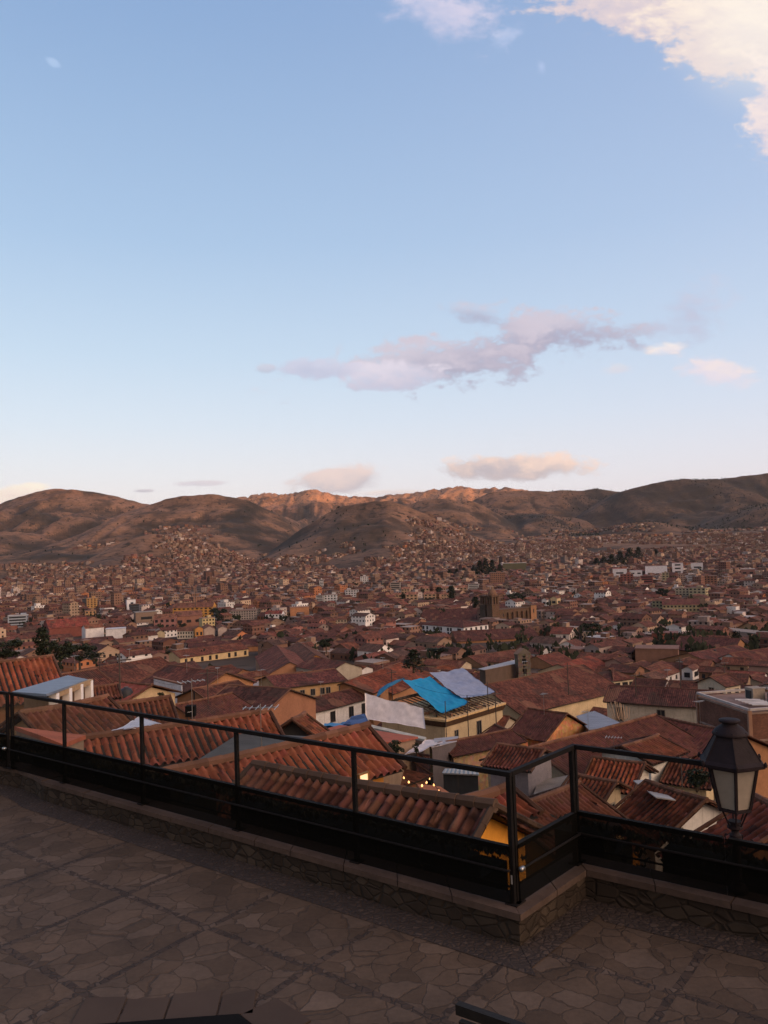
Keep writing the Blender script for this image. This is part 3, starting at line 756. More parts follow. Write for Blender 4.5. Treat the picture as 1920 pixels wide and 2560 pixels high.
for k in range(6):                                         # scrolls
    mb = MB(); a = .26 + k * math.pi / 3 + .5; u = Vector((math.cos(a), math.sin(a), 0)); prev = None
    for j in range(15):
        th_ = j / 14 * 4.6; rr = .055 * (1 - j / 18); q = lz(.66) + u * (.045 + .06 + math.cos(th_ + 3.1) * rr) + Vector((0, 0, math.sin(th_ + 3.1) * rr))
        if prev: mb.bar(prev, q, .011, n=5)
        prev = q
    mb.build('scroll', M['lamp_metal'], root)
mb = MB(); A, B = hexring(.142, zb), hexring(.218, zg)
for i in range(6): mb.bar(A[i], B[i], .02, n=4)
for r0, z0, hh in ((.15, zb, .022), (.226, zg, .02)): mb.prism(hexring(r0, z0 - hh), hexring(r0, z0), caps=True)
mb.build('frame', M['lamp_metal'], root)
A, B = hexring(.136, zb + .003), hexring(.209, zg - .022)
for i in range(6):
    j = (i + 1) % 6; mb = MB(); n = ((A[i] + A[j]) / 2 - lz(zb)).normalized() * .004
    a0, a1, b1, b0 = A[i].lerp(A[j], .06), A[i].lerp(A[j], .94), B[i].lerp(B[j], .95), B[i].lerp(B[j], .05)
    mb.prism([a0, a1, b1, b0], [a0 - n, a1 - n, b1 - n, b0 - n]); mb.build('glass_pane', M['lantern_glass'], root)
mb = MB()
prof = [(.285, zg + .0), (.29, zg + .025), (.255, zg + .05), (.132, zr)]
rings = [hexring(r_, z_) for r_, z_ in prof]
for a0, b0 in zip(rings, rings[1:]):
    for i in range(6): j = (i + 1) % 6; mb.face([a0[i], a0[j], b0[j], b0[i]])
mb.face(list(reversed(rings[0]))); mb.face(rings[-1])
for a0, b0 in zip(rings[2], rings[3]): mb.bar(a0, b0, .014, n=5)
for q in rings[1]: mb.lathe(q + Vector((0, 0, .0)), [(.012, -.01), (.014, .01), (.006, .028)], 8)
for q in rings[3]: mb.lathe(q, [(.014, -.005), (.016, .008), (.008, .03)], 8)
mb.build('roof', M['lamp_metal'], root)
mb = MB(); mb.lathe(lz(zr), [(.134, 0), (.138, .010), (.125, .025), (.105, .05), (.075, .07), (.058, .082), (.056, .092), (.078, .098), (.083, .108), (.078, .118), (.045, .125), (.0, .128)], 28, caps=False); mb.build('dome_cap', M['lamp_metal'], root, smooth=True)

# ------------------------------------------------------------------ things at the bottom edge
pA, pB = PZ(170, 2562, .03), PZ(596, 2531, .03)
q1, q2 = Vector((-.45, 4.75, 0)), Vector((-2.3, 4.3, 0))
pA.z = pB.z = 0
root = empty('hatch', (pA + pB) / 2, 'black metal hatch plate in a kerb of pale flagstones, bottom left', 'hatch')
mb = MB(); quad = [pA, pB, q1, q2]; mb.prism([p + Vector((0, 0, .004)) for p in quad], [p + Vector((0, 0, .022)) for p in quad]); mb.build('plate', M['black_panel'], root)
mb = MB()
for a, b in ((pA, pB), (pB, q1)):
    d = (b - a).normalized(); n = Vector((-d.y, d.x, 0))
    if n.dot(a - (q1 + q2) / 2) < 0: n = -n
    s = 0; L = (b - a).length
    while s < L:
        w_ = R.uniform(.3, .55); e = min(L + .1, s + w_); dd = R.uniform(.26, .38)
        qd = [a + d * (s + .008) + n * .012, a + d * (e - .008) + n * .012, a + d * (e - .01) + n * dd, a + d * (s + .01) + n * (dd + R.uniform(-.06, .03))]
        sh = R.uniform(.75, 1.25); mb.prism([p + Vector((0, 0, .002)) for p in qd], [p + Vector((0, 0, .014)) for p in qd], (.068 * sh, .047 * sh, .035 * sh)); s = e
mb.build('kerb', M['concrete'], root)
b0, b1 = PZ(1143, 2501, .84), PZ(1320, 2562, .84)
d = (b1 - b0).normalized(); b1 = b0 + d * 1.5; n = Vector((d.y, -d.x, 0))
if n.y > 0: n = -n
root = empty('park_bench', (b0 + b1) / 2 + Vector((0, 0, -.84)), 'dark wooden bench seen from behind, cut off by the bottom edge', 'bench')
mb = MB(); mb.box((b0 + b1) / 2 + Vector((0, 0, -.035)), (1.5, .04, .05), (.012, .010, .008), ax=d); mb.build('top_slat', M['wood'], root)
mb = MB()
for k in range(3): mb.box((b0 + b1) / 2 + Vector((0, 0, -.13 - .11 * k)) + n * (.012 * (k + 1)), (1.46, .03, .095), (.02, .017, .015), ax=d)
mb.build('backrest', M['wood'], root)
mb = MB()
for k in range(4): mb.box((b0 + b1) / 2 + n * (.10 + .11 * k) + Vector((0, 0, -.41)), (1.46, .1, .03), (.03, .024, .02), ax=d)
mb.build('seat', M['wood'], root)
for e in (b0 + d * .12, b1 - d * .12):
    for dd, h in ((.03, .43), (.42, .415)):
        mb = MB(); mb.box(e + n * dd + Vector((0, 0, -.84 + h / 2)), (.05, .05, h), (.015, .015, .015), ax=d); mb.build('leg', M['iron'], root)
# ------------------------------------------------------------------ houses
from mathutils.noise import noise as mnoise
HBOX = []            # picture boxes of the houses set by hand: (x0, y0, x1, y1, depth)
FOOT = []            # footprints (centre, axis, half length, half width)
ORD = ['', 'second ', 'third ', 'fourth ', 'fifth ', 'sixth ', 'seventh ', 'eighth ', 'ninth ', 'tenth ']
CAPC = (.165, .082, .052)
def tile_slope(name, P0, P1, dn, W, pitch, colr, parent, detail, seed, r=None):
    """a slope of barrel tiles: P0-P1 the ridge, dn the unit vector down the slope, W its length"""
    rs = np.random.RandomState(seed)
    P0, P1, dn = np.array(P0), np.array(P1), np.array(dn)
    L = np.linalg.norm(P1 - P0); d = (P1 - P0) / L
    nrm = np.cross(d, dn); nrm = nrm / np.linalg.norm(nrm)
    if nrm[2] < 0: nrm = -nrm
    nc = max(3, int(round(L / pitch))); p = L / nc
    us = np.array([0, .14, .26, .38, .5, .62, .74, .86]); hs = np.array([-.62, -.36, .45, .88, 1, .88, .45, -.36])
    if not detail: us = np.array([0, .25, .5, .75]); hs = np.array([-.4, .2, 1, .2])
    k = len(us)
    r = r or p * .33
    tl = .34 if pitch < .31 else .42
    nr = max(2, int(round(W / tl))); tl = W / nr
    U = (np.arange(nc)[:, None] + us[None, :]).ravel() * p
    U = np.append(U, L); H = np.append(np.tile(hs, nc), hs[0])
    colid = np.minimum((np.arange(len(U))) // k, nc - 1)
    if detail:
        V = np.stack([np.arange(nr) * tl, (np.arange(nr) + 1) * tl], 1).ravel(); lift = np.tile([0, .03], nr); row = np.repeat(np.arange(nr), 2)
    else:
        V = np.arange(nr + 1) * tl; lift = np.zeros(nr + 1); row = np.minimum(np.arange(nr + 1), nr - 1)
    jit = rs.uniform(-.010, .010, (nr, nc)); jz = rs.uniform(-.008, .010, (nr, nc))
    amp = H[None, :] * r + (H[None, :] > 0) * jz[row][:, colid]
    Ug = U[None, :] + jit[row][:, colid] * (np.abs(H[None, :]) > .3)
    Vg = np.broadcast_to(V[:, None], Ug.shape) + rs.uniform(-.015, .015, (nr, nc))[row][:, colid] * (lift[:, None] > 0)
    wob = (fbm(Ug / 2.6 + seed * 3.1, Vg / 2.2, seed, 3) - .5) * .10
    sagv = -.06 * np.sin(math.pi * np.clip(Vg / W, 0, 1)) - .05 * np.sin(math.pi * np.clip(Ug / L, 0, 1))
    Z = amp + lift[:, None] + wob + sagv
    X = P0[None, None] + d * Ug[..., None] + dn * Vg[..., None] + nrm * Z[..., None]
    m, n = Ug.shape
    ii = np.arange(m * n).reshape(m, n)
    Q = np.stack([ii[:-1, :-1], ii[:-1, 1:], ii[1:, 1:], ii[1:, :-1]], -1).reshape(-1, 4)
    base = np.array(colr)
    tint = rs.normal(1.06, .12, (nr, nc)).clip(.6, 1.5)[..., None] * (1 + np.stack([rs.normal(0, .03, (nr, nc)), rs.normal(0, .05, (nr, nc)), rs.normal(0, .07, (nr, nc))], -1))
    old = rs.random_sample((nr, nc)) < .045
    tint[old] *= np.array([.62, .72, .8])
    rr = row[:-1]; cc = colid[:-1]
    col = base * tint[rr][:, cc].reshape(-1, 3)
    o0 = np.array(world_loc(parent)) if parent is not None else np.zeros(3)
    ca, cb = P0 + dn * 0 - nrm * .1, P1 - nrm * .1
    dk = [ca, cb, cb + dn * W, ca + dn * W]                  # boarding under the tiles
    Vv = np.concatenate([X.reshape(-1, 3), np.array(dk)]) - o0
    Q = np.concatenate([Q, [[m * n, m * n + 1, m * n + 2, m * n + 3]]]); col = np.concatenate([col, [[.03, .024, .02]]])
    return Vv, Q, col
def join_np(parts):
    V, Q, C, n = [], [], [], 0
    for v, q, c in parts: V.append(v); Q.append(np.asarray(q) + n); C.append(c); n += len(v)
    return np.concatenate(V), np.concatenate(Q), np.concatenate(C)
WINME = {}
def window(parent, c, w_, h, axis, nrm, frame=(.25, .22, .18), pane=True, sill=True):
    """a window in its frame; the pane is its sub-part"""
    ax = axis.normalized(); nn = nrm.normalized(); p0 = world_loc(parent)
    mb = MB()
    def slab(cx, cz, sx, sz, th, col, mi=0): mb.box(c + ax * cx + Vector((0, 0, cz)) + nn * (th / 2 + .004), (sx, th, sz), col, mi, ax=ax)
    if pane:
        t = min(.09, w_ * .12)
        slab(-w_ / 2, 0, t, h + t, .07, frame); slab(w_ / 2, 0, t, h + t, .07, frame)
        slab(0, h / 2, w_ - t - .01, t, .069, frame); slab(0, -h / 2, w_ - t - .01, t, .069, frame); slab(0, 0, t * .5, h - t - .01, .05, frame)
        if sill: slab(0, -h / 2 - t, w_ + .25, .06, .12, frame)
        o = mb.build('window', M['paint'], parent)
        mb = MB(); slab(0, 0, w_ - .02, h - .02, .03, (.02, .02, .02)); mb.build('pane', M['window_glass'], o)
    else:
        slab(0, 0, w_, h, .05, (.02, .02, .02)); o = mb.build('window', M['dark_opening'], parent)
    return o
def note_box(pts, Y):
    q = [proj(p) for p in pts]; xs = [a for a, _ in q]; ys = [b for _, b in q]
    HBOX.append((min(xs), min(ys), max(xs), max(ys), Y))
def house(label, A, B, hw, pitch=22, wh=5, wall=(.5, .45, .38), roof=(.17, .072, .043), hip=0.0, ext=.3, tile=.27, wmat='plaster', win=(0, 0), rows=1,
          wsize=(.9, 1.25), cat='house', group=None, name='tiled_house', byhand=True, side=0, pane=None, capc=None, hw2=None, seed=None, lod=None, frame=(.22, .19, .15), winlab=None, zoff=0):
    A, B = Vector(A), Vector(B)
    d = (B - A); d.z = 0; L = d.length; d.normalize(); n = Vector((-d.y, d.x, 0))
    mid = (A + B) / 2; Y = mid.y
    camv = Vector((0, 0, 0)) - Vector((mid.x, mid.y, 0))
    sf = 1 if n.dot(camv) > 0 else -1
    ef = 1 if d.dot(camv) > 0 else -1
    seed = seed if seed is not None else R.randint(0, 99999)
    roof = (roof[0] * .84, roof[1] * .74, roof[2] * .76) if Y < 64 else (roof[0] * .74, roof[1] * .66, roof[2] * .70)
    if lod is None: lod = 0 if Y < 64 else 1 if Y < 100 else 2
    tp = math.tan(math.radians(pitch)); hw2 = hw2 or hw
    hws = {sf: hw, -sf: hw2}
    a0, b0 = A - d * ext, B + d * ext
    gz = [ground(*(mid + d * e * L / 2 + n * s * hws[s])[:2]) for e in (-1, 1) for s in (-1, 1)]
    eave = {s: A.z - hws[s] * tp for s in (1, -1)}
    wb = min(min(gz) - .4, min(eave.values()) - wh)
    root = empty(name, (mid.x, mid.y, wb), label, cat, group)
    rc = roof
    if hip:
        ha, hb = A + d * hip, B - d * hip
    else: ha, hb = A, B
    parts = []; mb = MB()
    Z = lambda p, z: Vector((p.x, p.y, z))
    for s in (1, -1):
        W = hws[s] / math.cos(math.radians(pitch)); dn = (n * s * hws[s] + Vector((0, 0, -hws[s] * tp))).normalized()
        if lod < 2 and not hip:
            if s == sf or lod == 0: parts.append(tile_slope('roof', a0, b0, dn, W, tile, rc, root, lod == 0, seed + s))
            else:
                q = [a0, b0, b0 + dn * W, a0 + dn * W]
                parts.append((np.array([tuple(p) for p in q]) - np.array(root.location), [[0, 1, 2, 3]], np.array([rc])))
        else:
            e0, e1 = Z(A - d * ext + n * s * hws[s], eave[s]), Z(B + d * ext + n * s * hws[s], eave[s])
            sh = R.uniform(.92, 1.08); cc = tuple(v * sh for v in rc)
            top = [Vector(ha if hip else a0), Vector(hb if hip else b0), e1, e0]
            if s * 1 > 0: top = [top[1], top[0], top[3], top[2]]
            rl = (top[1] - top[0]).length
            # split the slope in strips so that ridge and eaves can sag a little
            NS = 1 if Y > 300 else max(1, min(6, int(L / 3)))
            uo = R.uniform(0, 50)
            for i in range(NS):
                f0, f1 = i / NS, (i + 1) / NS
                pt = lambda f: (top[0].lerp(top[1], f) - Vector((0, 0, .10 * math.sin(f * math.pi * 2.3 + seed % 7) * (0 < f < 1))), top[3].lerp(top[2], f) - Vector((0, 0, .08 * math.sin(f * 7 + seed % 5) * (0 < f < 1))))
                (r0, g0), (r1, g1) = pt(f0), pt(f1)
                mb.face([r0, g0, g1, r1], cc, 0, [(uo + L * f0, 0), (uo + L * f0, W), (uo + L * f1, W), (uo + L * f1, 0)])
                dz = Vector((0, 0, -.16)); mb.face([g0, g0 + dz, g1 + dz, g1], (.05, .035, .025), 0, [(0, 0), (0, .05), (.05, .05), (.05, 0)])
            dz = Vector((0, 0, -.16)); mb.face([top[0] + dz, top[1] + dz, top[2] + dz, top[3] + dz], (.04, .03, .022))
            if not hip:
                for q in ((top[0], top[3]), (top[2], top[1])): mb.face([q[0], q[1], q[1] + dz, q[0] + dz], (.07, .045, .03))
    if hip:
        for e, hp, c0 in ((-1, ha, A - d * ext), (1, hb, B + d * ext)):
            g0, g1 = Z(c0 + n * hws[1], eave[1]), Z(c0 - n * hws[-1], eave[-1])
            mb.face([hp, g0, g1] if e < 0 else [hp, g1, g0], rc, 0, [(hw, 0), (0, hw), (2 * hw, hw)])
    if parts:
        v, q, c = join_np(parts); me = np_mesh('roof', v, q, c, M['tile']); ro = bpy.data.objects.new('roof', me); link(ro, root)
    else: ro = mb.build('roof', M['tile_far'], root)
    # ridge and verge tiles bedded in mortar
    cap = MB(); cc = capc or CAPC
    if lod < 2:
        nn_ = max(2, int((b0 - a0).length / .42))
        for i in range(nn_):
            q0, q1 = a0.lerp(b0, i / nn_), a0.lerp(b0, (i + 1.12) / nn_); sh = R.uniform(.7, 1.2)
            sg = lambda q, f: q + Vector((0, 0, .05 - .05 * math.sin(math.pi * f)))
            cap.bar(sg(q0, i / nn_), sg(q1, (i + 1) / nn_), .24, tuple(v * sh for v in cc), t2=.29, n=7)
        for e in (a0, b0):
            for s in (1, -1):
                g = Z(e + n * s * hws[s], eave[s]); m_ = max(2, int(hw / .42))
                for i in range(m_):
                    sh = R.uniform(.6, 1.1); cap.bar(e.lerp(g, i / m_) + Vector((0, 0, .07)), e.lerp(g, (i + 1.1) / m_) + Vector((0, 0, .06)), .14, tuple(v * sh * .62 for v in cc), t2=.17, n=6)
    else:
        sh = R.uniform(.75, 1.2); h0, h1 = (ha, hb) if hip else (a0, b0); NS = max(1, min(6, int(L / 3)))
        for i in range(NS): cap.bar(Vector(h0).lerp(h1, i / NS) + Vector((0, 0, -.01 - .07 * math.sin(i / NS * 7.2 + seed % 7) * (i > 0))), Vector(h0).lerp(h1, (i + 1) / NS) + Vector((0, 0, -.01 - .07 * math.sin((i + 1) / NS * 7.2 + seed % 7) * (i < NS - 1))), .26, tuple(v * sh for v in cc), n=6)
        if hip:
            for hp, c0 in ((ha, A - d * ext), (hb, B + d * ext)):
                for s in (1, -1): cap.bar(hp, Z(c0 + n * s * hws[s], eave[s]), .22, tuple(v * sh for v in cc), n=5)
        elif Y < 240:
            for e in (a0, b0): 
                g = Z(e + n * sf * hws[sf], eave[sf]); cap.bar(e, g, .2, tuple(v * sh * .85 for v in cc), n=5)
    cap.build('ridge_cap', M['plaster'], root)
    # walls
    ins = .45
    wA, wB = A + d * .12, B - d * .12
    wall_mb = MB(); lo = lambda p: Z(p, wb)
    ft = {s: hws[s] - ins for s in (1, -1)}
    tz = {s: A.z - ft[s] * tp - (.14 if lod < 2 else .18) for s in (1, -1)}
    apex = A.z - (.12 if lod < 2 else .18)
    for s in (1, -1):
        p, q = wA + n * s * ft[s], wB + n * s * ft[s]
        if s > 0: p, q = q, p
        wall_mb.face([lo(p), lo(q), Z(q, tz[s]), Z(p, tz[s])], wall, 0, [(0, 0), (L, 0), (L, tz[s] - wb), (0, tz[s] - wb)])
    for e, wv_ in ((-1, wA), (1, wB)):
        p, q = wv_ + n * ft[1], wv_ - n * ft[-1]
        W2 = hw + hw2 - 2 * ins
        if hip: pts, uv = [lo(p), lo(q), Z(q, tz[-1]), Z(p, tz[1])], [(0, 0), (W2, 0), (W2, tz[-1] - wb), (0, tz[1] - wb)]
        else: pts, uv = [lo(p), lo(q), Z(q, tz[-1]), Z(wv_, apex), Z(p, tz[1])], [(0, 0), (W2, 0), (W2, tz[-1] - wb), (W2 / 2, apex - wb), (0, tz[1] - wb)]
        if e > 0: pts.reverse(); uv.reverse()
        wall_mb.face(pts, wall, 0, uv)
    wall_mb.build('wall', M[wmat], root)
    # openings on the two walls turned to the terrace
    pn = pane if pane is not None else Y < 240
    ns, ne = win
    for r_ in range(rows):
        zc = tz[sf] - .75 - wsize[1] / 2 - r_ * 2.7
        for i in range(ns):
            f = (i + .5) / ns + R.uniform(-.05, .05)
            window(root, Z(wA.lerp(wB, f) + n * sf * (ft[sf]), zc), *wsize, d, n * sf, frame, pn)
        zc2 = min(tz.values()) - .55 - wsize[1] / 2 - r_ * 2.7 + zoff
        for i in range(ne):
            f = (i + .5) / ne - .5
            window(root, Z((wB if ef > 0 else wA) + n * f * 2 * min(ft.values()), zc2), *wsize, n, d * ef, frame, pn)
    cs = [A, B] + [Z(e + n * s * hws[s], eave[s]) for e in (a0, b0) for s in (1, -1)] + ([Z(e + n * sf * ft[sf], eave[sf] - wh * .8) for e in (wA, wB)] if Y > 100 else [])
    if byhand: note_box(cs, Y)
    FOOT.append((mid, d, L / 2 + ext, max(hw, hw2)))
    return root
def depth_for(px, py, h, lo=150, hi=3000):
    d = ray(px, py); ys = np.geomspace(lo, hi, 1200); q = CAM_Z + d.z * ys - terrain_h(d.x * ys, ys) - h
    k = np.nonzero(q < 0)[0]
    return float(ys[k[0]]) if len(k) else hi
def HP(label, ax, ay, bx, by, Y, hw, **k):
    if Y >= 185:
        Y2 = depth_for((ax + bx) / 2, (ay + by) / 2, k.get('wh', 5) + 3.0); f = min(max(Y2 / Y, .8), 1.8); Y = Y2; hw *= f
        if 'hip' in k: k['hip'] *= f
        if 'wsize' in k: k['wsize'] = (k['wsize'][0] * min(f, 1.3), k['wsize'][1] * min(f, 1.3))
    A = P(ax, ay, Y); B = PZ(bx, by, A.z)
    return house(label, A, B, hw, **k)
def slab_roof(name, label, pts, th=.12, col=(.3, .1, .06), m='concrete', cat='roof', legs=None, group=None, sag=0.0, n=8, legcol=(.1, .08, .07), uvs=1.0, wr=0.0):
    """a sheet or flat roof given by four corners (world), with thickness; legs reach the ground"""
    a, b, c, d = [Vector(p) for p in pts]
    root = empty(name, (a + b + c + d) / 4, label, cat, group)
    mb = MB()
    Lu, Lv = (b - a).length * uvs, (d - a).length * uvs
    def pt(u, v, dz):
        p = a.lerp(b, u).lerp(d.lerp(c, u), v)
        w_ = -sag * 4 * (u * (1 - u) + v * (1 - v)) / 2 * (1 if 0 < u < 1 or 0 < v < 1 else 0)
        if wr: q = Vector((u * Lu, v * Lv, a.x)); w_ += wr * (2.2 * mnoise(q * .35) + 1.2 * mnoise(q * .9) + .6 * abs(mnoise(Vector((u * Lu * 2.2, v * Lv * .8, 3.0)))))
        return p + Vector((0, 0, w_ + dz))
    for i in range(n):
        for j in range(n):
            u0, u1, v0, v1 = i / n, (i + 1) / n, j / n, (j + 1) / n
            uv = [(u0 * Lu, v0 * Lv), (u1 * Lu, v0 * Lv), (u1 * Lu, v1 * Lv), (u0 * Lu, v1 * Lv)]
            mb.face([pt(u0, v0, 0), pt(u1, v0, 0), pt(u1, v1, 0), pt(u0, v1, 0)], col, 0, uv)
            mb.face([pt(u0, v1, -th), pt(u1, v1, -th), pt(u1, v0, -th), pt(u0, v0, -th)], col, 0, uv)
    for e in range(4):
        for i in range(n):
            t0, t1 = i / n, (i + 1) / n
            f = [lambda t: (t, 0), lambda t: (1, t), lambda t: (1 - t, 1), lambda t: (0, 1 - t)][e]
            mb.face([pt(*f(t0), 0), pt(*f(t1), 0), pt(*f(t1), -th), pt(*f(t0), -th)], col, 0)
    mb.build('sheet', M[m], root, smooth=bool(sag or wr))
    if legs is not None:
        k = MB(); q = [p - Vector((0, 0, th)) for p in (a, b, c, d)]
        cen = (a + b + c + d) / 4
        ins = [p.lerp(cen - Vector((0, 0, th)), .06) for p in q]
        zz = min(min(ground(p.x, p.y) for p in ins) - .5, min(p.z for p in ins) - 1)
        k.prism([Vector((p.x, p.y, zz)) for p in ins], [p for p in ins], legs); k.build('wall', M['plaster'], root)
    return root
def block(label, x0, y0, x1, y1, col, rows=3, cols=4, depth=None, yaw=0, roofc=(.2, .12, .09), wmat='plaster', cat='building', Y=None, group=None, name='apartment_block', gable=False, ribbon=False, winmat='dark_opening', par=True):
    """a block of flats standing where its foot meets the ground; sized from the photo"""
    xm = (x0 + x1) / 2
    Y = Y or ground_hit(xm, y1) * .995
    c = P(xm, y1, Y); w_ = (x1 - x0) / FPX * Y; h = (y1 - y0) / FPX * Y
    depth = depth or max(8, min(w_ * .7, 18))
    ya = math.radians(yaw) + math.atan2(-c.x, c.y) * 1.0
    ax = Vector((math.cos(ya), math.sin(ya), 0)); nn = Vector((-ax.y, ax.x, 0))
    w_ = w_ / max(.5, math.cos(math.radians(yaw)))
    zb, zt = c.z - 6, c.z + h
    root = empty(name, Vector((c.x, c.y, c.z)) + nn * depth / 2, label, cat, group)
    cen = c + nn * depth / 2
    mb = MB(); q = [cen + ax * sx * w_ / 2 + nn * sy * depth / 2 for sx, sy in ((-1, -1), (1, -1), (1, 1), (-1, 1))]
    mb.prism([Vector((p.x, p.y, zb)) for p in q], [Vector((p.x, p.y, zt)) for p in q], col, 0); mb.build('wall', M[wmat], root)
    if gable:
        mb = MB(); hz = min(w_, depth) * .22 + .5; e = .4
        if w_ >= depth: a, b = cen - ax * (w_ / 2 + e), cen + ax * (w_ / 2 + e); s = nn * (depth / 2 + e); Lr = w_
        else: a, b = cen - nn * (depth / 2 + e), cen + nn * (depth / 2 + e); s = ax * (w_ / 2 + e); Lr = depth
        up = lambda p, z: Vector((p.x, p.y, z))
        for sg in (1, -1):
            f = [up(a, zt + hz), up(b, zt + hz), up(b + s * sg, zt - .05), up(a + s * sg, zt - .05)]
            if sg > 0: f.reverse()
            mb.face(f, roofc, 0, [(0, 0), (Lr, 0), (Lr, s.length), (0, s.length)] if sg < 0 else [(0, s.length), (Lr, s.length), (Lr, 0), (0, 0)])
        mb.build('roof', M['tile_far'], root)
        mb = MB()
        for p in (a, b): mb.face([up(p - s * .96 - (p - cen).normalized() * .45, zt), up(p + s * .96 - (p - cen).normalized() * .45, zt), up(p - (p - cen).normalized() * .45, zt + hz - .12)], col)
        mb.build('gable', M[wmat], root)
    else:
        mb = MB(); mb.box(Vector((cen.x, cen.y, zt + .2)), (w_ + .5, depth + .5, .4), roofc, ax=ax)
        if par: mb.box(Vector((cen.x, cen.y, zt + 1.2)) + ax * w_ * R.uniform(-.3, .3), (w_ * .28, depth * .35, 1.7), tuple(v * .9 for v in col), ax=ax)
        mb.build('roof', M['concrete'], root)
    sh = h / max(rows, 1)
    for face, L_, dirv, nv, cc in ((-nn, w_, ax, -nn * depth / 2, cols), (ax, depth, nn, ax * w_ / 2, max(1, cols // 2))):
        for r_ in range(rows):
            for i in range(cc):
                if ribbon:
                    if i: continue
                    ww, u = L_ * .86, 0
                else: ww, u = L_ / cc * .52, ((i + .5) / cc - .5) * L_
                mb = MB(); hh = min(sh * .52, 2.4)
                mb.box(cen + nv + dirv * u + face * .06 + Vector((0, 0, c.z - cen.z + sh * (r_ + .5))), (ww, .14, hh), ax=dirv)
                mb.build('window', M[winmat], root)
    note_box([Vector((p.x, p.y, z)) for p in q for z in (c.z, zt)], Y)
    FOOT.append((cen, ax, w_ / 2 + 1, depth / 2 + 1))
    return root
# ------------------------------------------------------------------ the houses one can tell apart, nearest first
SX, BROWN, DARKB, REDT, ORNG, OLD = (.20, .080, .046), (.16, .068, .042), (.115, .055, .038), (.23, .075, .050), (.30, .10, .042), (.15, .078, .050)
CREAM, WHITE, OCHRE, ADOBE, TAN, GREY, ORA = (.48, .37, .24), (.68, .64, .58), (.42, .17, .03), (.34, .17, .085), (.42, .27, .14), (.30, .26, .25), (.44, .17, .06)
HP('house with ochre walls and big barrel tiles directly below the railing', 655, 1920, 1200, 2014, 19.6, 2.7, pitch=27, wh=3.2, wall=(.85, .37, .055), roof=(.20, .095, .066), tile=.25, win=(0, 0), seed=3, capc=(.13, .08, .055))
HP('terracotta tiled house behind the ochre-walled one, with a lit window under its eave', 425, 1930, 900, 1822, 20.6, 1.62, pitch=31, wh=3, wall=(.55, .24, .05), roof=(.27, .10, .060), tile=.25, win=(0, 0), seed=5)
HP('house with a long terracotta roof seen through the left panes of the railing', 168, 1852, 655, 1782, 27.5, 1.6, pitch=29, wh=3, wall=GREY, roof=(.27, .098, .058), tile=.27, seed=8)
HP('low tiled house with a mortared ridge behind the front corner post', 1270, 2025, 1437, 1963, 33, 3.6, pitch=24, wh=3, wall=OCHRE, roof=(.135, .060, .042), tile=.26, seed=9)
HP('tiny tiled roof just left of the front corner post', 1178, 1999, 1252, 1976, 18.2, .9, pitch=24, wh=2, wall=ORA, roof=(.22, .075, .045), tile=.2, seed=12)
HP('orange tiled house with a white gable, seen through the right railing', 1494, 1896, 1600, 1909, 50, 2.5, pitch=24, wh=3.2, wall=(.66, .60, .52), roof=(.36, .125, .065), tile=.26, win=(0, 1), wsize=(1.0, 1.1), seed=13)
HP('small tiled lean-to house in front of the white-gabled house', 1440, 1938, 1530, 1955, 46, 1.6, pitch=24, wh=2, wall=CREAM, roof=(.22, .085, .050), tile=.26, win=(0, 1), wsize=(.6, .8), seed=14)
HP('brown tiled house with two dark windows in its white gable, left of the lantern', 1625, 1958, 1752, 1998, 40, 3.4, pitch=24, wh=2.4, wall=(.62, .58, .54), roof=(.20, .080, .048), tile=.26, win=(0, 2), wsize=(.55, .9), seed=15, zoff=.9)
HP('cream house with a dark window behind the lantern', 1690, 1899, 1790, 1912, 56, 2.6, pitch=20, wh=3.2, wall=(.62, .48, .29), roof=(.17, .07, .045), win=(2, 1), wsize=(.9, 1.2), seed=16)
HP('tiled roof at the right edge under the lantern', 1900, 2000, 1985, 2040, 27, 3.6, pitch=24, wh=3, wall=ADOBE, roof=(.24, .09, .06), tile=.27, seed=17)
HP('tiled house with bold rows of tiles at the left edge', -60, 1661, 119, 1643, 48, 4.2, pitch=25, wh=3.5, wall=ADOBE, roof=(.27, .098, .056), tile=.33, seed=18)
HP('brown tiled house behind the second railing post from the left', 66, 1782, 252, 1747, 32, 3.4, pitch=24, wh=3, wall=TAN, roof=(.155, .072, .045), tile=.25, seed=19)
HP('small tiled roof beyond the left railing, ending at a bush', 268, 1762, 410, 1746, 40, 2.1, pitch=24, wh=3, wall=ADOBE, roof=(.155, .070, .045), tile=.25, seed=20)
HP('little dark-gabled house above the top rail', 737, 1798, 756, 1789, 42, 1.7, pitch=32, wh=2.2, wall=(.06, .055, .05), roof=(.20, .085, .052), tile=.26, seed=21)
HP('grey-lilac house with a tiled roof behind the front corner post', 1252, 1862, 1352, 1874, 56, 2.4, pitch=20, wh=4, wall=(.27, .24, .26), roof=(.15, .062, .045), tile=.26, seed=22)
HP('rubble-walled house with a tiled coping, right of the terracotta court', 1100, 1858, 1272, 1825, 84, 2.6, pitch=18, wh=4, wall=(.36, .25, .15), roof=(.14, .062, .042), wmat='adobe', tile=.26, seed=23)
HP('ochre-gabled house beside the rubble-walled house', 1240, 1813, 1277, 1828, 92, 2.6, pitch=26, wh=3, wall=(.46, .22, .10), roof=(.14, .060, .042), wmat='adobe', seed=24)
HP('large adobe-gabled house in front of the long church nave', 1325, 1771, 1413, 1784, 98, 4.6, pitch=27, wh=4, wall=(.46, .23, .11), roof=(.125, .056, .042), wmat='adobe', tile=.28, seed=25)
HP('long tiled roof running up to the right behind the right railing', 1330, 1869, 1634, 1789, 62, 5.5, pitch=20, wh=3, wall=CREAM, roof=(.165, .070, .046), tile=.27, seed=26, win=(0, 0))
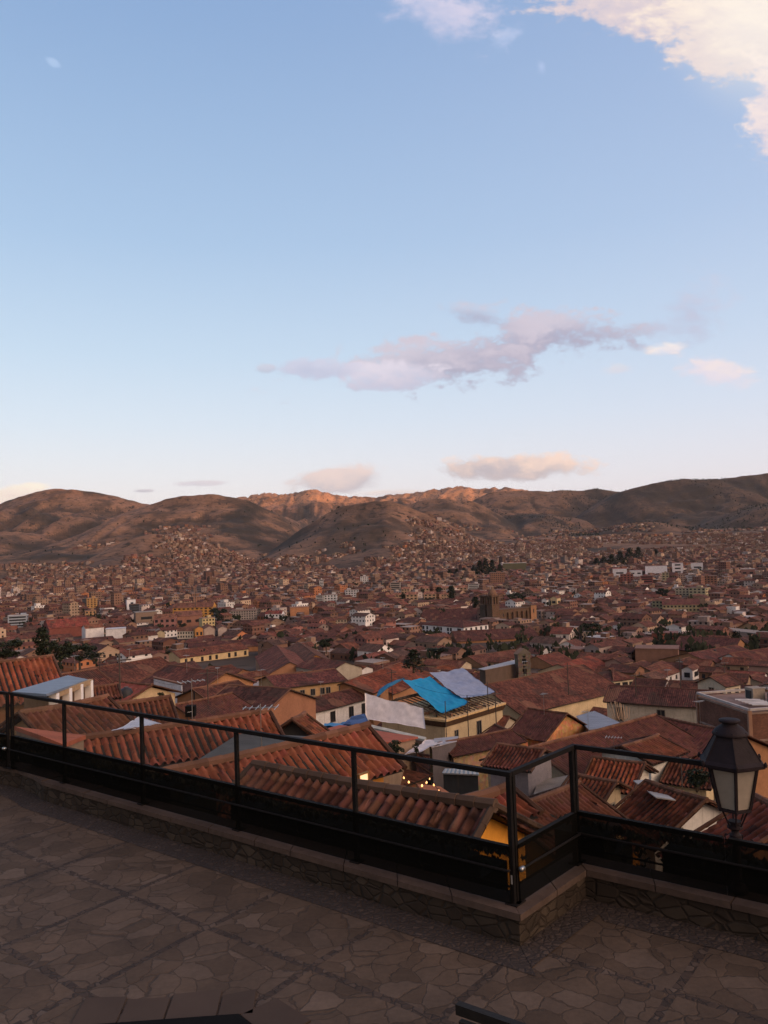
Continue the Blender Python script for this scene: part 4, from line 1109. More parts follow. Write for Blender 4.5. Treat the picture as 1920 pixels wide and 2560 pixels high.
HP('house wing with steep rows of roof tiles left of the lantern cap', 1640, 1791, 1850, 1834, 74, 6.0, pitch=23, wh=3, wall=ADOBE, roof=(.155, .062, .044), tile=.27, seed=27)
HP('small ridge roof with a white patch above the right top rail', 1560, 1866, 1640, 1841, 56, 2.4, pitch=18, wh=2.5, wall=WHITE, roof=(.17, .072, .046), tile=.26, seed=28)
HP('long cream house with tall dark windows right of the nave', 1528, 1713, 1800, 1727, 122, 4.2, pitch=22, wh=6, wall=(.50, .44, .34), roof=(.125, .055, .042), win=(3, 0), wsize=(1.1, 2.0), seed=29, capc=(.12, .06, .045))
HP('hip-roofed cream house with two dark windows above the long cream house', 1500, 1674, 1556, 1668, 190, 5, pitch=22, hip=4, wh=4, wall=(.60, .50, .34), roof=(.18, .070, .046), win=(3, 2), wsize=(1.6, 1.6), seed=30)
HP('small square house with a hipped roof and cream piers at right', 1776, 1691, 1815, 1684, 150, 3.4, pitch=24, wh=4, wall=(.56, .48, .36), roof=(.17, .075, .05), win=(2, 1), wsize=(1.1, 1.4), seed=31)
HP('white colonnaded house under a long tiled roof at the right edge', 1822, 1634, 1990, 1608, 205, 7, pitch=24, wh=4, wall=(.66, .62, .56), roof=(.165, .065, .045), win=(7, 0), wsize=(1.3, 1.7), seed=32)
HP('long church nave under a wide brown tiled roof', 1205, 1713, 1457, 1662, 150, 9.5, pitch=24, wh=5, wall=(.58, .45, .27), roof=(.175, .074, .046), seed=33, cat='church', name='church_nave')
HP('white house with four dark windows and a long brown roof', 648, 1776, 912, 1714, 132, 3.5, pitch=25, wh=5.5, wall=(.72, .68, .64), roof=(.135, .060, .042), win=(5, 0), wsize=(1.15, 1.7), seed=34, frame=(.08, .06, .05))
HP('bright orange roofed house left of the blue tarpaulin', 895, 1695, 1000, 1656, 165, 8, pitch=20, wh=4, wall=ADOBE, roof=(.30, .092, .040), seed=35)
HP('bright orange low roof behind the white house', 862, 1706, 905, 1690, 150, 6, pitch=16, wh=3, wall=ADOBE, roof=(.29, .088, .040), seed=36)
HP('grey-walled house with a cream gable left of centre', 780, 1642, 864, 1655, 205, 5.2, pitch=20, wh=5, wall=(.38, .33, .26), roof=(.16, .065, .045), seed=37)
HP('long brown roof with small dormer hoods at mid left', 225, 1672, 396, 1642, 150, 9, pitch=22, wh=4, wall=ADOBE, roof=(.185, .078, .047), seed=38)
HP('long roof with a brown gable and white wall below it at mid left', 420, 1662, 564, 1680, 138, 6, pitch=22, wh=4, wall=(.38, .19, .095), roof=(.165, .068, .045), seed=39, win=(2, 0))
HP('low brown roof left of centre with a pale ridge', 484, 1721, 590, 1701, 110, 4.5, pitch=20, wh=3, wall=ADOBE, roof=(.18, .075, .046), seed=40)
HP('brown roof with an eave board behind the third railing post', 440, 1762, 575, 1734, 86, 4, pitch=18, wh=3, wall=(.40, .16, .07), roof=(.17, .075, .05), tile=.27, seed=41)
HP('wide dark brown roof left of centre under a flat grey eave', 575, 1712, 722, 1722, 106, 6.5, pitch=20, wh=3, wall=(.30, .14, .08), roof=(.115, .054, .038), seed=42)
HP('cream house with a faded red roof at mid left', 296, 1704, 374, 1713, 76, 3.4, pitch=20, wh=3.5, wall=(.56, .42, .25), roof=(.27, .095, .07), tile=.3, seed=43, win=(2, 1), wsize=(.8, 1))
HP('adobe orange house with a rough tiled edge beside the blue-roofed one', 204, 1721, 284, 1713, 60, 2.4, pitch=14, wh=4, wall=(.40, .15, .06), roof=(.16, .07, .045), tile=.27, seed=44)
HP('house with an orange roof and adobe gable left of the long brown roof', 120, 1690, 236, 1672, 100, 4.5, pitch=22, wh=3, wall=(.42, .19, .09), roof=(.19, .08, .05), seed=45)
HP('reddish flat-pitched roof left of centre with an adobe coping wall', 668, 1690, 834, 1672, 150, 6, pitch=14, wh=3, wall=(.44, .28, .14), roof=(.19, .072, .052), seed=46, win=(7, 0), wsize=(.9, 1.2))
HP('red-tiled house with a low pitched roof left of the bell gable', 1170, 1640, 1300, 1622, 215, 7, pitch=18, wh=3, wall=ADOBE, roof=(.20, .085, .052), seed=47)
HP('bright red-orange roofed house right of the bell gable', 1395, 1660, 1474, 1638, 200, 6, pitch=20, wh=3, wall=CREAM, roof=(.29, .085, .048), seed=48)
HP('orange-brown roof touching the right side of the bell gable', 1340, 1640, 1395, 1630, 205, 6, pitch=20, wh=3, wall=ADOBE, roof=(.24, .088, .052), seed=49)
HP('pinkish white gabled house right of centre in the middle distance', 1384, 1567, 1433, 1568, 330, 5.5, pitch=22, wh=4.5, wall=(.72, .60, .52), roof=(.25, .095, .06), win=(2, 4), wsize=(1.2, 1.6), seed=50)
HP('white two-storey courtyard house with rows of dark windows', 1086, 1545, 1190, 1552, 370, 8, pitch=16, hip=8, wh=7, wall=(.74, .72, .70), roof=(.15, .062, .045), win=(9, 5), rows=2, wsize=(1.3, 1.7), seed=51, name='courtyard_house')
HP('very long dark roof behind the white courtyard house', 1058, 1523, 1199, 1520, 455, 13, pitch=24, wh=5, wall=(.66, .64, .60), roof=(.125, .056, .042), seed=52)
HP('long dark roof stretching to the right below the church apse', 1130, 1578, 1330, 1568, 330, 9, pitch=20, wh=4, wall=ADOBE, roof=(.13, .058, .042), seed=53)
HP('dark roof at far right with a pale grey flat strip', 1700, 1590, 1850, 1596, 260, 9, pitch=20, wh=4, wall=ADOBE, roof=(.125, .052, .04), seed=54)
HP('wide brown roof with three small roof hoods at right', 1720, 1632, 1840, 1612, 225, 10, pitch=16, wh=4, wall=ADOBE, roof=(.16, .062, .044), seed=55)
HP('tan-sided roof at the far right edge', 1870, 1556, 1960, 1550, 330, 8, pitch=22, wh=3, wall=(.45, .26, .13), roof=(.26, .13, .075), seed=56)
HP('house with tan roof slope beside the street at left centre', 745, 1604, 790, 1637, 235, 5, pitch=26, wh=4, wall=(.50, .22, .06), roof=(.20, .10, .06), seed=57)
HP('long house with red-brown roof on the left side of the street', 690, 1612, 725, 1655, 225, 6, pitch=26, wh=4, wall=(.36, .18, .10), roof=(.22, .085, .055), seed=58)
HP('cream arcade house with red roof in the left middle distance', 430, 1628, 600, 1606, 275, 5.5, pitch=20, wh=5, wall=(.60, .44, .24), roof=(.21, .085, .05), win=(8, 0), wsize=(1.2, 1.8), seed=59)
HP('long dark roof below the two pale sheds at left', 470, 1607, 640, 1596, 330, 8, pitch=16, wh=4, wall=ADOBE, roof=(.14, .06, .045), seed=60)

# sheets, courts and flat roofs
M_ = lambda px, py, Y: P(px, py, Y)
slab_roof('metal_roof', 'blue-grey metal roof of the balcony house at left', [P(30, 1729, 34), P(116, 1735, 32), P(219, 1698, 42), P(170, 1688, 46)], .10, (.20, .25, .31), 'metal', 'metal roof', n=4)
BH = empty('balcony_house', P(125, 1790, 37) - Vector((0, 0, 3)), 'timber balcony house with white posts under the blue-grey metal roof', 'house')
mb = MB(); q = [P(60, 1795, 36.2), P(120, 1790, 34.6), P(216, 1740, 43), P(165, 1735, 47)]
dzz = Vector((0, 0, -4)); lo_ = [Vector((p.x, p.y, -9)) for p in q]; hi_ = [Vector((p.x, p.y, z_)) for p, z_ in zip(q, (P(45, 1738, 35.5).z, P(114, 1744, 33.6).z, P(214, 1708, 42).z, P(168, 1698, 45.5).z))]
mb.prism(lo_, hi_, (.24, .13, .07)); mb.build('wall', M['plaster'], BH)
fa, fb = hi_[1] + Vector((.25, -.25, 0)), hi_[2] + Vector((.25, -.25, 0))
for i in range(4):
    f = i / 3 * .92 + .02; p = fa.lerp(fb, f); mb = MB(); mb.box(p + Vector((.15, -.15, -1.1)), (.32, .32, 2.3), (.78, .74, .70)); mb.build('post', M['paint'], BH)
mb = MB(); mb.bar(fa + Vector((.12, -.12, -.02)), fb + Vector((.12, -.12, -.02)), .26, (.42, .28, .15)); mb.build('beam', M['wood'], BH)
mb = MB()
for h_ in (-1.25, -2.1): mb.bar(fa + Vector((.2, -.2, h_)), fb + Vector((.2, -.2, h_)), .09, (.30, .17, .09))
for i in range(24): p = fa.lerp(fb, i / 23) + Vector((.2, -.2, 0)); mb.bar(p + Vector((0, 0, -2.1)), p + Vector((0, 0, -1.25)), .06, (.34, .20, .11))
mb.build('balustrade', M['wood'], BH)
slab_roof('flat_roof', 'flat orange terracotta roof at lower left behind the first railing bay', [P(36, 1816, 25), P(100, 1838, 22), P(156, 1860, 21.4), P(214, 1838, 25)], .12, (.42, .115, .055), 'concrete', 'flat roof', legs=(.3, .2, .13))
slab_roof('plastic_sheet', 'crumpled white plastic sheet between two tiled roofs at left', [P(272, 1833, 29), P(330, 1820, 28), P(404, 1812, 33), P(346, 1794, 35)], .02, (.62, .62, .66), 'cloth', 'sheet', n=10, wr=.04)
slab_roof('flat_roof', 'dark grey flat roof between the two long terracotta roofs', [P(455, 1925, 22.6), P(640, 1888, 25.5), P(800, 1842, 30), P(600, 1832, 30)], .15, (.085, .085, .08), 'concrete', 'flat roof', legs=(.12, .11, .1))
slab_roof('court_floor', 'terracotta court floor in front of the blue sheets', [P(775, 1832, 62), P(975, 1856, 66), P(1045, 1842, 86), P(850, 1812, 88)], .2, (.32, .085, .045), 'concrete', 'court', legs=(.3, .2, .13))
slab_roof('blue_sheet', 'bright blue plastic sheet on the court beside the white house', [P(800, 1817, 98), P(868, 1818, 95), P(868, 1806, 106), P(822, 1809, 106)], .03, (.05, .22, .42), 'cloth', 'sheet', n=8, wr=.12, legs=(.05, .12, .25))
slab_roof('blue_sheet', 'deep blue sheet roof left of the white tarpaulin wall', [P(858, 1810, 100), P(925, 1812, 102), P(912, 1784, 116), P(880, 1790, 114)], .03, (.035, .08, .20), 'cloth', 'sheet', n=8, wr=.1, legs=(.03, .06, .14))
slab_roof('court_wall', 'low tan wall with a pale coping along the terracotta court', [P(900, 1812, 100), P(1062, 1849, 92), P(1066, 1843, 93), P(905, 1806, 101)], .25, (.42, .40, .33), 'concrete', 'wall', legs=(.20, .13, .09))
slab_roof('white_sheet_roof', 'crumpled white sheet roof below the tarpaulin house', [P(1010, 1886, 72), P(1082, 1868, 78), P(1150, 1842, 92), P(1068, 1848, 90)], .03, (.58, .50, .46), 'cloth', 'sheet', n=10, wr=.10)
slab_roof('corrugated_shed', 'low shed with a corrugated pale roof beside the rubble-walled house', [P(1078, 1869, 78), P(1142, 1853, 84), P(1146, 1840, 92), P(1085, 1846, 90)], .06, (.40, .36, .36), 'metal', 'shed', n=4, legs=(.12, .10, .10))
slab_roof('tin_roof', 'blue-grey tin roof with a paler pane behind the adobe gable', [P(1440, 1790, 108), P(1472, 1824, 92), P(1560, 1811, 98), P(1486, 1777, 114)], .08, (.19, .20, .24), 'metal', 'metal roof', n=4, legs=(.2, .14, .1))
slab_roof('corrugated_sheet', 'grey corrugated translucent sheet lying across a brown roof', [P(1583, 1951, 44), P(1640, 1993, 37.2), P(1690, 2000, 37.2), P(1606, 1949, 44)], .05, (.36, .33, .31), 'metal', 'roof panel', n=6)
slab_roof('skylight_canopy', 'pale slatted canopy below the front part of the railing', [P(1105, 1932, 36), P(1198, 1936, 35), P(1192, 1922, 40), P(1112, 1921, 40)], .06, (.34, .33, .32), 'metal', 'canopy', n=4, legs=(.05, .05, .05))
slab_roof('yard_floor', 'pale yard floor with scattered planks beside the grey-lilac house', [PZ(1332, 1992, -13), PZ(1430, 1962, -13), PZ(1420, 1938, -13.1), PZ(1345, 1952, -13.1)], .2, (.25, .22, .20), 'concrete', 'yard')
slab_roof('green_canopy', 'striped grey canopy roof left of the bell gable', [P(1195, 1672, 195), P(1210, 1675, 192), P(1322, 1652, 216), P(1300, 1646, 222)], .08, (.30, .28, .28), 'metal', 'canopy', n=4, legs=(.11, .075, .055))
slab_roof('flat_strip_roof', 'long pale grey flat strip roof at far right', [P(x_, y_, depth_for(x_, y_, 5.5)) for x_, y_ in ((1790, 1572), (1935, 1588), (1940, 1580), (1790, 1566))], .5, (.26, .21, .175), 'concrete', 'flat roof', n=2)
slab_roof('concrete_roof', 'flat grey concrete roof beside the wide dark brown roof', [P(625, 1716, 156), P(722, 1722, 150), P(760, 1700, 180), P(650, 1700, 180)], .3, (.30, .25, .22), 'concrete', 'flat roof', n=2, legs=(.44, .22, .10))
slab_roof('lean_to_roof', 'long low grey lean-to roof behind the white house', [P(740, 1735, 152), P(855, 1727, 158), P(868, 1702, 186), P(770, 1712, 182)], .15, (.13, .105, .08), 'concrete', 'lean-to', n=2, legs=(.34, .22, .12))
slab_roof('white_wall', 'bright white wall capped with tiles at mid left', [P(382, 1693, 128), P(456, 1710, 118), P(458, 1707, 120), P(384, 1690, 130)], .2, (.20, .09, .05), 'concrete', 'wall', n=1, legs=(.72, .68, .66))

# house under repair, wrapped in tarpaulins
C0 = P(1113, 1800, 125); D1 = Vector((-.805, .594, 0)); D2 = Vector((.68, .734, 0))
TR = empty('repair_house', Vector((C0.x, C0.y, C0.z - 5)) + D1 * 4 + D2 * 8, 'cream house under repair with bare rafters below the tarpaulins', 'house')
ex = lambda a, b, z=0: C0 + D1 * a + D2 * b + Vector((0, 0, z))
mb = MB(); q = [(0.4, .4), (0.4, 16), (12.6, 16), (12.6, .4)]
mb.prism([ex(a, b, -9) for a, b in q], [ex(a, b, -.5) for a, b in q], (.52, .40, .24)); mb.build('wall', M['plaster'], TR)
mb = MB(); q2_ = [(-.15, -.15), (-.15, 16.3), (13, 16.3), (13, -.15)]; q3 = [(.25, .25), (.25, 16.05), (12.7, 16.05), (12.7, .25)]
mb.prism([ex(a, b, -1.2) for a, b in q3], [ex(a, b, -.32) for a, b in q2_], (.10, .055, .03)); mb.prism([ex(a, b, -.31) for a, b in q2_], [ex(a, b, 0) for a, b in q2_], (.62, .42, .20)); mb.build('cornice', M['wood'], TR)
mb = MB()
for k in range(15):
    b = .8 + k * 1.05; mb.bar(ex(.3, b, .1), ex(9.5, b, 2.4), .16, (.12, .08, .05)); mb.bar(ex(12.5, b, 1.2), ex(9.5, b, 2.4), .16, (.12, .08, .05))
for a, z in ((9.5, 2.4), (4.8, 1.2), (2.4, .6)): mb.bar(ex(a, .3, z), ex(a, 16, z), .16, (.10, .07, .045))
for k in range(40): mb.box(ex(R.uniform(.5, 9), R.uniform(.5, 15.5), .25), (R.uniform(.3, 1.6), .25, R.uniform(.2, .6)), R.choice([(.30, .16, .09), (.20, .12, .08), (.4, .3, .2), (.08, .06, .05)]), ax=Vector((R.uniform(-1, 1), R.uniform(-1, 1), 0)))
mb.build('rafters', M['wood'], TR)
for b in (-.4, 5.2, 10.8):
    mb = MB(); mb.bar(ex(-.4, b, -9 if b < 6 else -.5), ex(-.4, b, 4.3 if b > 6 else 3.0), .14, (.06, .05, .045), n=6); mb.build('scaffold_pole', M['wood'], TR)
window(TR, ex(.40, 9.2, -2.9), 1.3, 2.2, D2, -D1, (.25, .2, .15))
window(TR, ex(.40, 3.2, -2.9), 1.0, 1.5, D2, -D1, (.35, .28, .2))
def tarp(name, label, pts, col, n=30, sag=.45, wr=.13, th=.03):
    return slab_roof(name, label, pts, th, col, 'cloth', 'tarpaulin', n=n, sag=sag, wr=wr)
tarp('tarpaulin', 'bright turquoise-blue tarpaulin draped over the house under repair', [P(1006, 1698, 134), P(1074, 1692, 142), P(1172, 1755, 132), P(1103, 1781, 126)], (.007, .215, .40))
tarp('tarpaulin', 'pale lilac tarpaulin above the blue one', [P(1074, 1681, 143), P(1156, 1671, 146), P(1239, 1729, 138), P(1153, 1745, 133)], (.23, .27, .37))
tarp('tarpaulin', 'dark blue underside flap curling down left of the blue tarpaulin', [P(1012, 1697, 134.4), P(1004, 1700, 134), P(940, 1746, 129), P(950, 1722, 132)], (.02, .12, .24), sag=-.5)
tarp('tarpaulin', 'pinkish white tarpaulin hung as a wall in front of the house under repair', [P(912, 1733, 124), P(1058, 1770, 119), P(1064, 1822, 117.6), P(914, 1797, 122.4)], (.80, .74, .72), sag=.15, wr=.12)

HBOX += [(640, 1740, 780, 1800, 128), (780, 1745, 912, 1815, 131), (912, 1735, 1065, 1825, 117), (1062, 1785, 1160, 1850, 124), (1160, 1775, 1260, 1840, 124), (1000, 1670, 1240, 1780, 126), (775, 1800, 1060, 1858, 62)]
# bell gable (a wall pierced for two bells)
GY = 205
g0 = P(1297, 1690, GY); gw = 35 / FPX * GY; gh = 62 / FPX * GY
BG = empty('bell_gable', g0 + Vector((gw / 2, 0, 0)), 'dark stone bell gable with two arched openings and a pitched cap', 'bell gable')
gx = Vector((.93, .36, 0)).normalized(); gy = Vector((-.36, .93, 0)).normalized()
gp_ = lambda a, z, o=0: g0 + gx * a + gy * o + Vector((0, 0, z))
mb = MB(); sc_ = (.13, .11, .09)
def gbox(a0, a1, z0, z1, col=sc_, o0=0, o1=1.7): mb.prism([gp_(a0, z0, o0), gp_(a1, z0, o0), gp_(a1, z0, o1), gp_(a0, z0, o1)], [gp_(a0, z1, o0), gp_(a1, z1, o0), gp_(a1, z1, o1), gp_(a0, z1, o1)], col)
h3 = gh * .40
for z0, z1 in ((-6, .3), (h3 * .95, h3 * 1.12), (gh * .78, gh * .86)): gbox(-.15, gw + .15, z0, z1)
for z0, z1 in ((.3, h3 * .95), (h3 * 1.12, gh * .78)): gbox(0, gw * .32, z0, z1); gbox(gw * .66, gw, z0, z1)
for zt_ in (h3 * .95, gh * .78):
    for k in range(4): 
        f0 = k / 4; gbox(gw * .32, gw * (.32 + .17 * (1 - f0) ** 1.2 + .005), zt_ - .75 + .18 * k, zt_ - .75 + .18 * (k + 1)); gbox(gw * (.66 - .17 * (1 - f0) ** 1.2), gw * .66, zt_ - .75 + .18 * k, zt_ - .75 + .18 * (k + 1))
mb.build('wall', M['adobe'], BG)
mb = MB(); a_, b_, c_ = gp_(-.3, gh * .86, -.2), gp_(gw + .3, gh * .86, -.2), gp_(gw / 2, gh * 1.08, -.2); o_ = gy * 2.1
mb.face([a_, b_, c_], sc_); mb.face([b_ + o_, a_ + o_, c_ + o_], sc_); mb.face([a_, c_, c_ + o_, a_ + o_], (.24, .15, .10)); mb.face([c_, b_, b_ + o_, c_ + o_], (.24, .15, .10)); mb.build('cap', M['plaster'], BG)
for z0 in (.3 + h3 * .22, h3 * 1.12 + gh * .10):
    mb = MB(); mb.lathe(gp_(gw * .49, z0, .8), [(.42, 0), (.36, .15), (.26, .55), (.2, .8), (.08, .9), (.05, 1.2)], 12, (.07, .07, .06)); mb.build('bell', M['iron'], BG, smooth=True)
FOOT.append((g0 + gx * gw / 2, gx, gw / 2 + 1, 2)); note_box([gp_(0, 0), gp_(gw, gh * 1.1)], GY)

# twin-towered stone church
CY_ = 625; CS = 1.25
def cb(px, py): return P(px, py, CY_)
base_z = cb(1260, 1556).z; mpp = CY_ / FPX
CH = empty('church', cb(1270, 1556), 'stone church with a domed bell tower and long buttressed nave', 'church')
ST, SD = (.135, .088, .062), (.085, .064, .052)
ax_ = Vector((.86, .50, 0)).normalized(); ay_ = Vector((-.50, .86, 0)).normalized()
o0 = cb(1250, 1556); o0.z = base_z
cp = lambda a, b, z: o0 + ax_ * a * CS + ay_ * b * CS + Vector((0, 0, z))
def cbox(m, a0, a1, b0, b1, z0, z1, col): m.prism([cp(a0, b0, z0), cp(a1, b0, z0), cp(a1, b1, z0), cp(a0, b1, z0)], [cp(a0, b0, z1), cp(a1, b0, z1), cp(a1, b1, z1), cp(a0, b1, z1)], col)
hb_ = 44 * mpp
mb = MB(); cbox(mb, 0, 24, 0, 9, -8, 30 * mpp, ST); cbox(mb, -.2, 24.2, -.2, 9.2, 30 * mpp, 31.5 * mpp, ST)
for k in range(5): cbox(mb, 6 + k * 3.8, 7 + k * 3.8, -1.2, -.01, -8, 24 * mpp, ST)
mb.build('nave', M['adobe'], CH)
mb = MB(); cbox(mb, 24.4, 29, -1, 8, -8, 36 * mpp, (.34, .19, .11)); cbox(mb, 24.2, 29.2, -1.2, 8.2, 36 * mpp, 37 * mpp, ST); mb.build('apse', M['adobe'], CH)
for b_off, nm in ((0, 'tower'), (7.2, 'tower')):
    mb = MB(); cbox(mb, -5.6, -.05, b_off, b_off + 5.6, -8, hb_ + (0 if b_off == 0 else -.5), ST if b_off == 0 else SD); cbox(mb, -5.9, .2, b_off - .25, b_off + 5.9, hb_, hb_ + .6, ST)
    for a in (-5.4, -3.3, -1.2):
        for b in (.1, 4.5): cbox(mb, a, a + 1.05, b_off + b, b_off + b + 1.05, hb_ + .6, hb_ + 6.4, ST)
    for a in (-5.4, -1.2): cbox(mb, a, a + 1.05, b_off + 2.3, b_off + 3.3, hb_ + .6, hb_ + 6.4, ST)
    cbox(mb, -5.9, .2, b_off - .25, b_off + 5.9, hb_ + 6.4, hb_ + 7.3, ST)
    tw = mb.build('tower', M['adobe'], CH)
    if b_off == 0:
        mb = MB(); mb.lathe(cp(-2.8, b_off + 2.8, hb_ + 7.3), [(r_ * 1.4, z_ * 1.4) for r_, z_ in [(2.6, 0), (2.6, .5), (2.3, 1.7), (1.7, 2.7), (.8, 3.4), (.5, 3.6), (.5, 4.5), (.1, 5.1), (.06, 6.2)]], 14, (.20, .12, .08)); mb.build('dome', M['adobe'], tw, smooth=True)
        for a, b in ((-5.5, .1), (-.3, .1), (-5.5, 5.3), (-.3, 5.3)): mb = MB(); mb.lathe(cp(a, b_off + b, hb_ + 7.3), [(.35, 0), (.3, .9), (.08, 1.9)], 6, ST); mb.build('pinnacle', M['adobe'], tw)
for a in (3, 10.5, 18): window(CH, cp(a, -.02, 17 * mpp), 1.0, 2.4, ax_, -ay_, pane=False)
window(CH, cp(26.6, -1.02, 22 * mpp), 1.0, 3.0, ax_, -ay_, pane=False)
FOOT.append((cp(12, 4, 0), ax_, 28, 15)); note_box([cp(a, b, z) for a in (-6, 29) for b in (0,) for z in (4, hb_ + 8)], CY_)
# ------------------------------------------------------------------ blocks of the middle distance
SALM, PINK, YEL = (.40, .20, .12), (.34, .19, .15), (.58, .42, .18)
block('orange-ochre hotel with four rows of small windows at left', 434, 1519, 530, 1545, (.52, .27, .08), 4, 9, yaw=-14, roofc=(.20, .09, .06), gable=True)
block('small yellow-cream block of flats beside dark trees', 507, 1546, 537, 1571, (.58, .46, .24), 3, 4, yaw=20, roofc=(.3, .2, .14))
block('big windowless brick shed in front of the orange hotel', 440, 1540, 505, 1566, (.28, .14, .10), 1, 3, yaw=5, roofc=(.22, .10, .07), gable=True)
block('long grey-brown hall with a flat roof at left', 341, 1531, 392, 1559, (.24, .17, .13), 1, 1, yaw=8, roofc=(.28, .24, .20), par=False)
block('white gabled shed with a blank front wall at left', 216, 1570, 259, 1599, (.70, .66, .64), 0, 0, yaw=18, roofc=(.24, .10, .06), gable=True, name='shed')
block('lower white shed right of the blank gabled one', 266, 1573, 312, 1600, (.66, .64, .64), 0, 0, yaw=-4, roofc=(.5, .5, .52), par=False, name='shed')
block('wide red-roofed market hall behind dark trees at left', 128, 1568, 222, 1592, (.20, .07, .055), 0, 0, yaw=12, roofc=(.25, .065, .045), gable=True, depth=26, name='market_hall', cat='hall')
block('pale blue office block with a row of dark windows at left edge', 22, 1540, 66, 1568, (.36, .40, .46), 4, 6, yaw=-6, ribbon=True, roofc=(.4, .38, .36))
block('tall orange tower block far left of centre', 218, 1496, 241, 1527, (.56, .32, .13), 7, 3, yaw=-10, roofc=(.35, .25, .18))
block('dark balconied tower beside the tall orange one', 206, 1497, 217, 1523, (.10, .11, .13), 8, 2, yaw=-10, ribbon=True)
block('squat ochre block below the tall orange tower', 214, 1527, 240, 1543, (.42, .26, .14), 2, 3, yaw=6)
block('white slab tower standing behind a dark glass block at left', 318, 1499, 339, 1530, (.74, .74, .76), 1, 1, yaw=8)
block('dark glass block in front of the white slab tower', 327, 1511, 348, 1534, (.06, .07, .085), 4, 3, yaw=8, ribbon=True)
block('white house with dark arches and a red roof left of centre', 664, 1535, 704, 1552, (.72, .70, .70), 2, 5, yaw=-16, roofc=(.22, .06, .05), gable=True)
block('wide blank salmon wall building left of centre', 726, 1519, 773, 1539, (.44, .21, .11), 0, 0, yaw=3, roofc=(.3, .16, .1), par=False)
block('white block with three rows of square windows near the centre', 811, 1487, 841, 1506, (.66, .66, .66), 3, 4, yaw=-8)
block('slim white balconied block left of the square-windowed one', 790, 1489, 808, 1508, (.58, .57, .56), 5, 1, yaw=-8, ribbon=True)
block('white and dark framed apartment building at centre', 864, 1475, 897, 1492, (.48, .48, .50), 3, 5, yaw=6)
block('slim white tower with dark bands left of centre', 799, 1450, 809, 1472, (.66, .65, .65), 6, 1, ribbon=True)
block('white block with fine windows above the centre', 902, 1441, 921, 1458, (.62, .60, .60), 4, 4, yaw=5)
block('grey banded office tower right of centre', 976, 1457, 1001, 1480, (.40, .34, .30), 5, 1, yaw=-6, ribbon=True)
block('cream building with six small windows below the centre flats', 836, 1549, 867, 1563, (.56, .44, .32), 2, 4, yaw=-10, roofc=(.2, .09, .06), gable=True)
for i, (a, b, c, d) in enumerate([(1004, 1472, 1024, 1484), (1047, 1471, 1073, 1483), (1101, 1470, 1121, 1482), (1140, 1469, 1168, 1481), (983, 1487, 1003, 1500), (1015, 1486, 1044, 1500), (1060, 1485, 1090, 1498), (1104, 1486, 1122, 1499)]):
    block(('%s cream villa with a pink roof in the %s villa row' % (['leftmost', 'second', 'third', 'rightmost'][i % 4], 'upper' if i < 4 else 'lower')), a, b, c, d, (.46, .31, .20), 2, 3, yaw=-4, roofc=(.34, .16, .11), gable=True, group='rows of cream villas', name='villa', cat='villa')
block('brown gridded office building right of centre', 1226, 1432, 1263, 1460, (.30, .16, .11), 6, 8, yaw=3)
block('white long building with dark bands right of the villas', 1171, 1460, 1198, 1472, (.60, .57, .55), 3, 1, yaw=-4, ribbon=True)
block('green-roofed stadium stand right of centre on the skyline of town', 1258, 1408, 1316, 1426, (.13, .12, .075), 0, 0, roofc=(.50, .48, .42), par=False, name='stadium_stand', cat='stadium')
block('leftmost of the white blank blocks below the dark wood', 1533, 1422, 1567, 1443, (.66, .64, .66), 1, 1, roofc=(.32, .10, .08), par=False)
block('low white block between the two larger white ones', 1575, 1427, 1605, 1440, (.62, .60, .62), 1, 2, roofc=(.4, .36, .34), par=False)
block('widest white blank block at right with a row of faint dark marks', 1615, 1415, 1667, 1437, (.68, .66, .70), 0, 0, roofc=(.20, .10, .08), par=False)
block('tall white block with three small windows right of the widest one', 1682, 1408, 1708, 1434, (.68, .64, .66), 3, 1, roofc=(.3, .2, .2), par=False)
block('rightmost of the white blank blocks below the hills', 1729, 1408, 1757, 1428, (.64, .62, .64), 1, 1, roofc=(.4, .3, .28), par=False)
block('reddish apartment block in front of the white blank blocks', 1552, 1436, 1583, 1458, (.26, .10, .08), 4, 4)
block('red-brown balconied flats beside the reddish block', 1603, 1440, 1632, 1462, (.24, .09, .08), 4, 3, ribbon=True)
block('slim yellow-green flats at right', 1656, 1432, 1673, 1456, (.36, .31, .20), 4, 2)
block('pinkish block with square windows at right', 1697, 1437, 1713, 1456, (.40, .27, .22), 4, 3)
block('white and dark balconied block at right', 1720, 1438, 1739, 1458, (.52, .50, .52), 5, 1, ribbon=True)
block('brown brick flats with thin windows at right', 1761, 1440, 1792, 1463, (.27, .14, .10), 4, 4)
block('brown brick hall with a pale flat roof at far right', 1855, 1423, 1886, 1441, (.26, .14, .12), 1, 2, roofc=(.52, .48, .42), par=False)
block('long yellow-green school building with a band of windows at right', 1660, 1512, 1747, 1529, (.40, .33, .20), 2, 10, roofc=(.15, .06, .05), gable=True, yaw=2)
block('yellow-green corner building with white frames at right', 1632, 1502, 1657, 1526, (.36, .33, .20), 3, 3, yaw=-20, roofc=(.22, .10, .07), gable=True)
block('cream building with dark windows behind the long school', 1690, 1471, 1722, 1489, (.46, .40, .30), 3, 4, yaw=-8)
block('pale yellow building with a blank gable at right', 1724, 1470, 1763, 1491, (.50, .42, .26), 3, 4, yaw=-25)
block('blank brick-red wall building at right', 1632, 1584, 1693, 1608, (.38, .13, .085), 0, 0, yaw=-2, par=False, roofc=(.2, .1, .08), wmat='plaster')
block('wide blank brown wall building right of the bell gable', 1592, 1624, 1693, 1658, (.22, .12, .085), 0, 0, yaw=-3, par=False, roofc=(.2, .11, .08))
